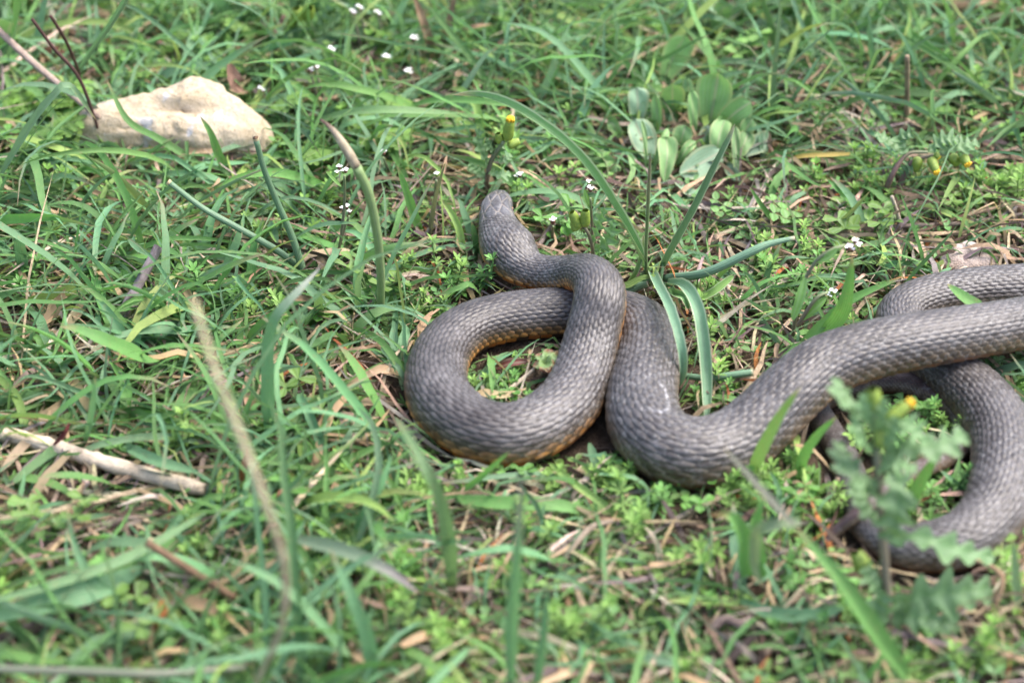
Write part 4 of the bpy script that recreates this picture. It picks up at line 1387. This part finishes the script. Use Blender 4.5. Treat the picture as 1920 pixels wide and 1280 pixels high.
for pts in ([(1655, 378, 0), (1672, 330, 18), (1700, 290, 28), (1740, 285, 30)], [(1676, 376, 0), (1695, 330, 14), (1716, 300, 24), (1780, 288, 28)]):
    stalk('', pts, [7, 6, 4, 3], np.array([.16, .05, .055]), 'stem', '', M_TUBE, (np.array([.16, .2, .08]), .6), 7, root)
for a_, b_, r_, op in [((1744, 296, 26), (1756, 322, 22), 8.5, True), ((1722, 296, 26), (1716, 320, 18), 9, False), ((1786, 292, 26), (1794, 308, 20), 9, False), ((1804, 292, 26), (1814, 308, 24), 9, True), ((1752, 288, 28), (1760, 296, 26), 6, True)]:
    flower_head(root, a_, b_, r_, op)
for pts, w_ in [([(1700, 290, 28), (1690, 262, 36), (1710, 248, 40)], 16), ([(1740, 285, 30), (1770, 262, 36), (1800, 262, 36)], 14), ([(1760, 286, 28), (1800, 275, 32), (1836, 268, 32)], 14), ([(1700, 292, 26), (1660, 262, 34), (1640, 250, 36)], 14), ([(1720, 300, 24), (1700, 315, 20), (1690, 330, 14)], 12)]:
    lobed_leaf(root, pts, w_, SG * .9, roll=RNG.uniform(-.4, .4))
root = thing('groundsel', 'groundsel with pale yellow green buds at the top left of centre', 'groundsel', P(590, 90, 0))
stalk('', [(590, 90, 0), (585, 60, 16), (575, 36, 28)], [5, 5, 4], np.array([.14, .16, .08]), 'stem', '', M_TUBE, None, 7, root)
for a_, b_ in [((560, 38, 28), (556, 16, 36)), ((574, 34, 28), (580, 14, 38)), ((555, 46, 24), (545, 36, 26))]:
    flower_head(root, a_, b_, 12, False)
for pts in ([(588, 70, 10), (615, 50, 20), (640, 30, 30)], [(585, 60, 16), (610, 20, 30), (618, -10, 40)], [(588, 75, 8), (560, 70, 12), (540, 75, 12)]):
    lobed_leaf(root, pts, 16, SG, roll=RNG.uniform(-.4, .4))


# ---- small white flowered herbs
def white_herb(label, pts, blooms, leafs=(), group=None, rp=3):
    root = thing('white_flowered_herb', label, 'wildflower', P(*pts[0]), group)
    loc = np.array(root.location)
    stalk('', pts, [rp, rp, rp * .8], np.array([.17, .12, .09]), 'stem', '', M_TUBE, (np.array([.17, .22, .08]), .6), 6, root)
    for (bx, by, bz, sz) in blooms:
        c = P(bx, by, bz)
        s_ = sz * mpp(c)
        V, F = sphere_np(c - np.array([0, 0, s_ * .7]) - loc, s_ * .75, 8, 6, (1, 1, 1.2))
        calyx = obj('calyx', mesh_np('calyx', V, F, mats=(M_CALYX if RNG.random() < .6 else M_BRACT,)), root)
        A = Acc()
        for q in range(4):
            a_ = q * 1.571 + RNG.uniform(0, .5)
            d = np.array([math.cos(a_), math.sin(a_), RNG.uniform(.2, .7)])
            leaf_piece(A, c, d, [0, 0, 1], s_ * 1.25, s_ * .6, [.8, .8, .8], .2, .2, 5, 'spoon')
        obj('petals', A.mesh('petals', M_WHITE, loc), calyx)
    for pts2, w_ in leafs:
        blade('', pts2, w_, SG * np.array([1.1, 1.2, .7]), 'leaf', '', .3, M_LEAF, 'both', parent=root, m=10)
    return root


white_herb('white flowered herb with two stems left of the withered stalk', [(632, 488, 0), (640, 440, 22), (646, 380, 46), (646, 330, 66)], [(636, 312, 74, 5), (644, 320, 70, 4.5), (648, 318, 71, 5), (632, 322, 69, 4)],
           [([(640, 350, 58), (628, 338, 62), (612, 322, 68)], 4), ([(634, 480, 3), (620, 470, 6), (604, 462, 6)], 8)])
white_herb('small white flower with pale pink stem below the tall withered tip', [(634, 480, 0), (642, 440, 18), (655, 405, 30)], [(642, 390, 38, 4.5), (650, 386, 39, 5), (655, 396, 35, 4)])
white_herb('single white flower on green stalk behind the withered stalk', [(738, 345, 0), (728, 318, 12), (719, 296, 22)], [(719, 284, 28, 5.5)])
white_herb('tiny white flower beside the pointed blade left of the snake head', [(815, 400, 0), (816, 360, 18), (818, 338, 28)], [(819, 325, 34, 5)])
white_herb('white flower just above the brown straw behind the snake head', [(980, 360, 0), (978, 345, 7), (976, 336, 11)], [(975, 326, 16, 5.5), (968, 330, 14, 4)])
white_herb('tall white flower with brown calyx beneath the long strap leaf', [(1110, 480, 0), (1110, 420, 28), (1107, 372, 48)], [(1104, 340, 62, 4.5), (1107, 352, 57, 6)], [([(1109, 392, 40), (1100, 376, 46), (1096, 356, 52)], 6)])
white_herb('white flower between the snake head and the green buds', [(1036, 468, 0), (1036, 440, 12), (1037, 424, 20)], [(1037, 412, 26, 6.5)])
white_herb('hairy herb with drooping white and brown flower cluster above the rear coil', [(1484, 648, 0), (1492, 592, 24), (1500, 545, 44), (1530, 490, 62), (1560, 468, 68), (1584, 460, 68)],
           [(1592, 462, 68, 7), (1604, 450, 70, 6), (1610, 458, 68, 6), (1598, 466, 66, 5)], [([(1530, 490, 62), (1552, 482, 66), (1570, 466, 70)], 8), ([(1510, 520, 54), (1500, 560, 46), (1486, 600, 36)], 9)], rp=4)
white_herb('hairy bud stalk with brown flower heads above the rear coil', [(1480, 640, 0), (1502, 600, 14), (1530, 560, 26), (1552, 548, 28)], [(1562, 545, 28, 7), (1556, 552, 26, 6)], [([(1502, 600, 14), (1530, 575, 22), (1550, 556, 26)], 9)], rp=4)
for i, (px, py, z_) in enumerate([(580, 128, 34), (590, 122, 36), (488, 165, 22), (672, 12, 36), (776, 70, 24), (724, 106, 22), (765, 132, 18), (660, 20, 34), (706, 22, 30), (620, 90, 30)]):
    w = ['largest white blossom of the blurred ones right of the limestone rock', 'white blossom touching the largest blurred one', 'white blossom at the right end of the limestone rock', 'blurred white blossom at the top edge left of centre', 'right upper of three white blossoms above the long strap leaf',
         'middle of three white blossoms above the long strap leaf', 'lowest of three white blossoms above the long strap leaf', 'blurred white blossom leftmost at the top edge', 'faint white blossom right of the top edge pair', 'faint white blossom near the yellow green buds'][i]
    b_ = np.array(P(px, py, z_))
    bx, by, _ = (float(v) for v in project(np.array([b_[0] + .004, b_[1] + .004, 0.0])))
    white_herb(w, [(bx, by, 0), ((bx + px) / 2 + 2, (by + py) / 2, z_ * .5), (px, py, z_ - 3)], [(px, py, z_, 6.5 if i in (0, 4, 5, 6) else 4.5), (px + 5, py + 4, z_ - 1, 4)])

# ---- cranesbill leaf inside the loop
root = thing('cranesbill_seedling', 'red edged lobed cranesbill leaf inside the front loop', 'seedling', P(1005, 722, 0))
stalk('', [(1005, 722, 0), (1015, 705, 8), (1022, 684, 14)], [3, 3, 3], np.array([.25, .12, .08]), 'stem', '', M_TUBE, None, 6, root)
for dx, dy, w_ in ((30, -22, 9), (-2, 16, 11), (12, 14, 9), (22, 0, 10), (-22, 0, 9), (-12, -20, 9), (8, -28, 10)):
    blade('', [(1022, 682, 14), (1022 + dx * .5, 682 + dy * .5, 17), (1022 + dx, 682 + dy, 15)], w_, np.array([.16, .26, .09]), 'leaf', '', .2, M_LEAF, 'strap', ((.25, .07, .06), .6), parent=root, m=12)
blade('dark red leaf lying inside the front loop', [(925, 690, 5), (955, 680, 9), (990, 676, 9)], 9, REDS * .7, 'leaf_scrap', 'leaf scrap', mat=M_LEAF, prof='both')

# ---- single grass blades that stand out, by look and place
for lb, pts, w_, c_, kw in [
    ('broad arched grass blade left of the front loop', [(300, 672, 8), (270, 668, 22), (205, 640, 40), (150, 618, 48), (112, 612, 50)], 17, G_FRESH * 1.05, dict(fold=.2)),
    ('upright bluish blade with curled top beside the tall dead stalk', [(506, 830, 3), (502, 720, 40), (504, 640, 62), (520, 590, 76), (560, 545, 84), (600, 502, 86)], 14, G_BLUE * 1.1, dict(tip=((.3, .3, .3), .7), fold=.3)),
    ('bright thin green blade crossing the front of the loop', [(850, 928, 6), (890, 905, 18), (925, 875, 34), (958, 845, 52)], 8, G_FRESH * 1.25, dict(fold=.5)),
    ('long horizontal green blade below the front loop', [(1120, 962, 6), (1040, 946, 14), (940, 942, 16), (830, 932, 10)], 14, G_FRESH * 1.1, dict(prof='both', fold=.25)),
    ('vertical blurred blade rising in the bottom centre', [(957, 1290, 8), (960, 1180, 44), (968, 1060, 84), (974, 960, 110), (975, 882, 128)], 14, G_BLUE * 1.15, dict(tip=((.25, .2, .22), .7), fold=.5)),
    ('thin blurred blade beside the vertical one', [(1005, 1290, 8), (1018, 1200, 36), (1028, 1080, 66)], 10, G_BLUE, dict(fold=.5)),
    ('tall light blade curving up left of the front loop', [(848, 1100, 3), (842, 1020, 40), (826, 940, 70), (800, 880, 88), (762, 812, 92), (740, 784, 88)], 15, np.array([.12, .22, .09]), dict(fold=.3)),
    ('large blue green blade pointing down at the lower left', [(-30, 1162, 20), (80, 1130, 24), (180, 1105, 22), (270, 1062, 12)], 24, G_BLUE * .95, dict(fold=.3, prof='both')),
    ('long light blade lying above the lower left blade', [(-30, 1130, 30), (110, 1092, 30), (250, 1040, 28), (385, 962, 20)], 11, np.array([.12, .23, .10]), dict(fold=.4, prof='both')),
    ('bluish blade bent over at the left edge of the foreground', [(280, 1150, 4), (180, 1090, 24), (140, 1020, 36), (128, 960, 46)], 10, G_BLUE, dict()),
    ('grey green arched blade in the lower left centre', [(700, 1290, 5), (690, 1200, 30), (660, 1120, 52), (620, 1030, 66)], 15, G_BLUE * 1.2, dict(fold=.3)),
    ('curved blade with purple tip drooping in the bottom centre', [(560, 1010, 30), (640, 1030, 44), (720, 1064, 44), (785, 1110, 30)], 15, np.array([.16, .23, .15]), dict(tip=((.3, .22, .28), .6))),
    ('thick light green blade before the right bend of the snake', [(1408, 892, 6), (1430, 840, 34), (1462, 780, 58), (1502, 724, 78)], 13, np.array([.16, .29, .075]), dict(fold=.3)),
    ('upright curved blade in front of the thin rear section', [(1500, 900, 4), (1505, 860, 20), (1530, 820, 36), (1570, 780, 54)], 11, G_FRESH * 1.2, dict(fold=.3)),
    ('long diagonal blurred blade in the lower right foreground', [(1700, 1268, 12), (1640, 1180, 40), (1570, 1080, 62), (1490, 985, 76)], 20, G_FRESH * 1.0, dict(fold=.5)),
    ('grey withered tip rising from the blurred sheath in the lower right', [(1490, 985, 76), (1440, 930, 84), (1395, 880, 90), (1355, 838, 94)], 8, np.array([.17, .17, .14]), dict(fold=.4)),
    ('blurred pale sheath leaf drooping beside the diagonal blade', [(1500, 978, 74), (1450, 985, 74), (1420, 1000, 66), (1415, 1060, 44), (1430, 1100, 26)], 13, np.array([.17, .24, .13]), dict(fold=.4)),
    ('bent broad leaf with brown edge by the blurred sheath', [(1400, 1080, 10), (1395, 1010, 34), (1370, 968, 46), (1330, 965, 44)], 18, G_FRESH * 1.15, dict(tip=((.3, .12, .06), .8), fold=.5)),
    ('pointed leaf with pale edge left of the blurred sheath', [(1430, 1090, 6), (1418, 1000, 30), (1425, 950, 42), (1440, 925, 46)], 14, G_FRESH * 1.2, dict(fold=.5)),
    ('bluish leaf lying across the lower right soil', [(1590, 1130, 14), (1540, 1150, 14), (1450, 1150, 12), (1380, 1120, 6)], 14, G_BLUE, dict(fold=.4, prof='both')),
    ('narrow upright blade inside the lower right coil', [(1696, 975, 3), (1712, 930, 18), (1740, 880, 38), (1765, 845, 52)], 13, G_FRESH * 1.0, dict(fold=.4)),
    ('short blade lying inside the lower right coil', [(1810, 925, 3), (1785, 900, 9), (1762, 880, 12)], 6, G_BLUE * 1.2, dict()),
    ('broad blade running up against the rear coil', [(1490, 660, 5), (1540, 610, 18), (1600, 560, 32), (1690, 520, 42)], 10, G_FRESH * 1.1, dict(fold=.4)),
    ('broad upright blade left of the rear coil', [(1520, 650, 4), (1570, 600, 26), (1588, 550, 46), (1598, 480, 70)], 16, G_FRESH * 1.15, dict(fold=.35)),
    ('green blade tip lying over the rear coil', [(1850, 582, 30), (1815, 562, 34), (1776, 532, 36)], 12, G_FRESH * 1.15, dict(fold=.3)),
    ('blade leaning right at the bottom by the groundsel', [(1610, 1290, 4), (1640, 1250, 16), (1690, 1180, 30)], 6, G_FRESH * 1.3, dict()),
    ('upright pale blade at the right edge under the lower coil', [(1912, 1150, 4), (1904, 1080, 24), (1900, 1010, 44)], 10, np.array([.17, .28, .14]), dict()),
    ('bright green blade stem slanting in front of the middle bend', [(1180, 985, 4), (1130, 945, 10), (1075, 905, 12), (1030, 868, 10)], 8, np.array([.19, .33, .075]), dict(fold=.6, prof='strap')),
    ('blue green blade tip under the front loop at right', [(1105, 830, 8), (1114, 860, 6), (1124, 900, 2)], 9, G_BLUE * .9, dict(prof='both')),
    ('wide light blade crossing behind the withered stalk', [(560, 240, 6), (640, 214, 30), (720, 206, 40), (860, 212, 30)], 9, np.array([.13, .25, .09]), dict(fold=.3, prof='both')),
    ('long green blade left of the long strap leaf tip', [(760, 200, 12), (820, 188, 26), (900, 190, 34), (970, 200, 34)], 8, G_FRESH, dict(fold=.4, prof='both')),
    ('pointed green blade standing left of the snake head', [(790, 440, 3), (775, 400, 18), (762, 360, 34), (745, 312, 50)], 10, G_FRESH * 1.1, dict(fold=.4)),
    ('dark narrow stem right of the pointed blade', [(805, 450, 3), (812, 400, 20), (824, 345, 42), (836, 302, 58)], 6, np.array([.13, .13, .075]), dict(fold=.7)),
    ('short dark green blade against the left side of the snake head', [(898, 480, 4), (893, 455, 14), (884, 415, 26)], 8, G_DEEP, dict()),
    ('thick blue tubular leaf crossing the top left corner', [(140, 150, 20), (170, 100, 50), (210, 45, 80), (250, -20, 110)], 10, G_BLUE * .85, dict(fold=.8, prof='flat')),
    ('broad green blade in the top left corner', [(20, 100, 30), (30, 40, 60), (45, -30, 90)], 32, G_FRESH * .9, dict(fold=.3)),
    ('arched blade lying across the front of the limestone rock', [(390, 318, 4), (300, 262, 22), (240, 226, 36), (200, 150, 50)], 8, G_FRESH * .8, dict()),
    ('blade leaning over the right front of the rock', [(430, 330, 4), (410, 290, 20), (395, 250, 34), (375, 218, 44)], 9, G_FRESH, dict()),
    ('pale arching leaf at the left edge before the rock', [(0, 330, 20), (60, 230, 56), (100, 180, 72), (130, 160, 76), (180, 225, 50)], 10, np.array([.14, .25, .13]), dict()),
    ('yellow green arching blade behind the head of the snake', [(1090, 140, 4), (1080, 110, 22), (1040, 78, 34), (1010, 92, 30)], 9, np.array([.13, .2, .05]), dict(tip=((.4, .28, .12), .8))),
    ('grass blade crossing the big back leaf of the rosette', [(1200, 130, 12), (1250, 108, 26), (1300, 80, 40), (1330, 66, 46)], 6, G_FRESH * .8, dict()),
    ('bluish upright blade at the far left edge', [(45, 520, 4), (40, 470, 22), (30, 440, 34), (0, 430, 40)], 13, G_BLUE, dict()),
    ('long bent bluish stalk at the left edge above the reed', [(240, 770, 5), (150, 735, 18), (60, 705, 28), (20, 730, 26)], 7, G_BLUE * .8, dict(fold=.8)),
    ('pointed blade standing above the reed stalk', [(160, 830, 4), (170, 790, 22), (176, 750, 38), (179, 705, 54)], 10, G_BLUE * 1.1, dict(fold=.4)),
    ('pale blade lying above the reed stalk', [(130, 855, 8), (200, 830, 14), (300, 818, 14), (395, 832, 8)], 8, np.array([.12, .22, .11]), dict(prof='both', tip=((.25, .08, .1), .9))),
    ('hairy blade with red mark beside the reed stalk', [(225, 830, 6), (290, 862, 18), (370, 885, 16)], 12, G_BLUE, dict(prof='both')),
    ('yellowing blade in the straw at the right of the rosette', [(1470, 300, 5), (1510, 292, 14), (1570, 290, 16), (1640, 286, 10)], 5, np.array([.45, .33, .08]), dict()),
    ('yellow green pointed stem right above the straw', [(1555, 440, 4), (1590, 405, 18), (1632, 358, 34)], 6, np.array([.2, .27, .08]), dict(fold=.7)),
    ('dark edged blade slanting in the herbs', [(1460, 425, 4), (1430, 390, 16), (1405, 350, 30)], 7, G_FRESH * .9, dict(fold=.6)),
]:
    blade(lb, pts, w_, c_, **kw)
for lb, pts in [('dark dry seed stalk rising in the top left corner', [(150, 140, 30), (125, 80, 60), (95, 30, 82)]), ('second dark seed stalk in the top left corner', [(190, 260, 10), (150, 150, 50), (100, 90, 70), (60, 36, 88)])]:
    stalk(lb, pts, [3, 3.5, 3], np.array([.13, .07, .06]), 'seed_stalk', 'seed stalk')
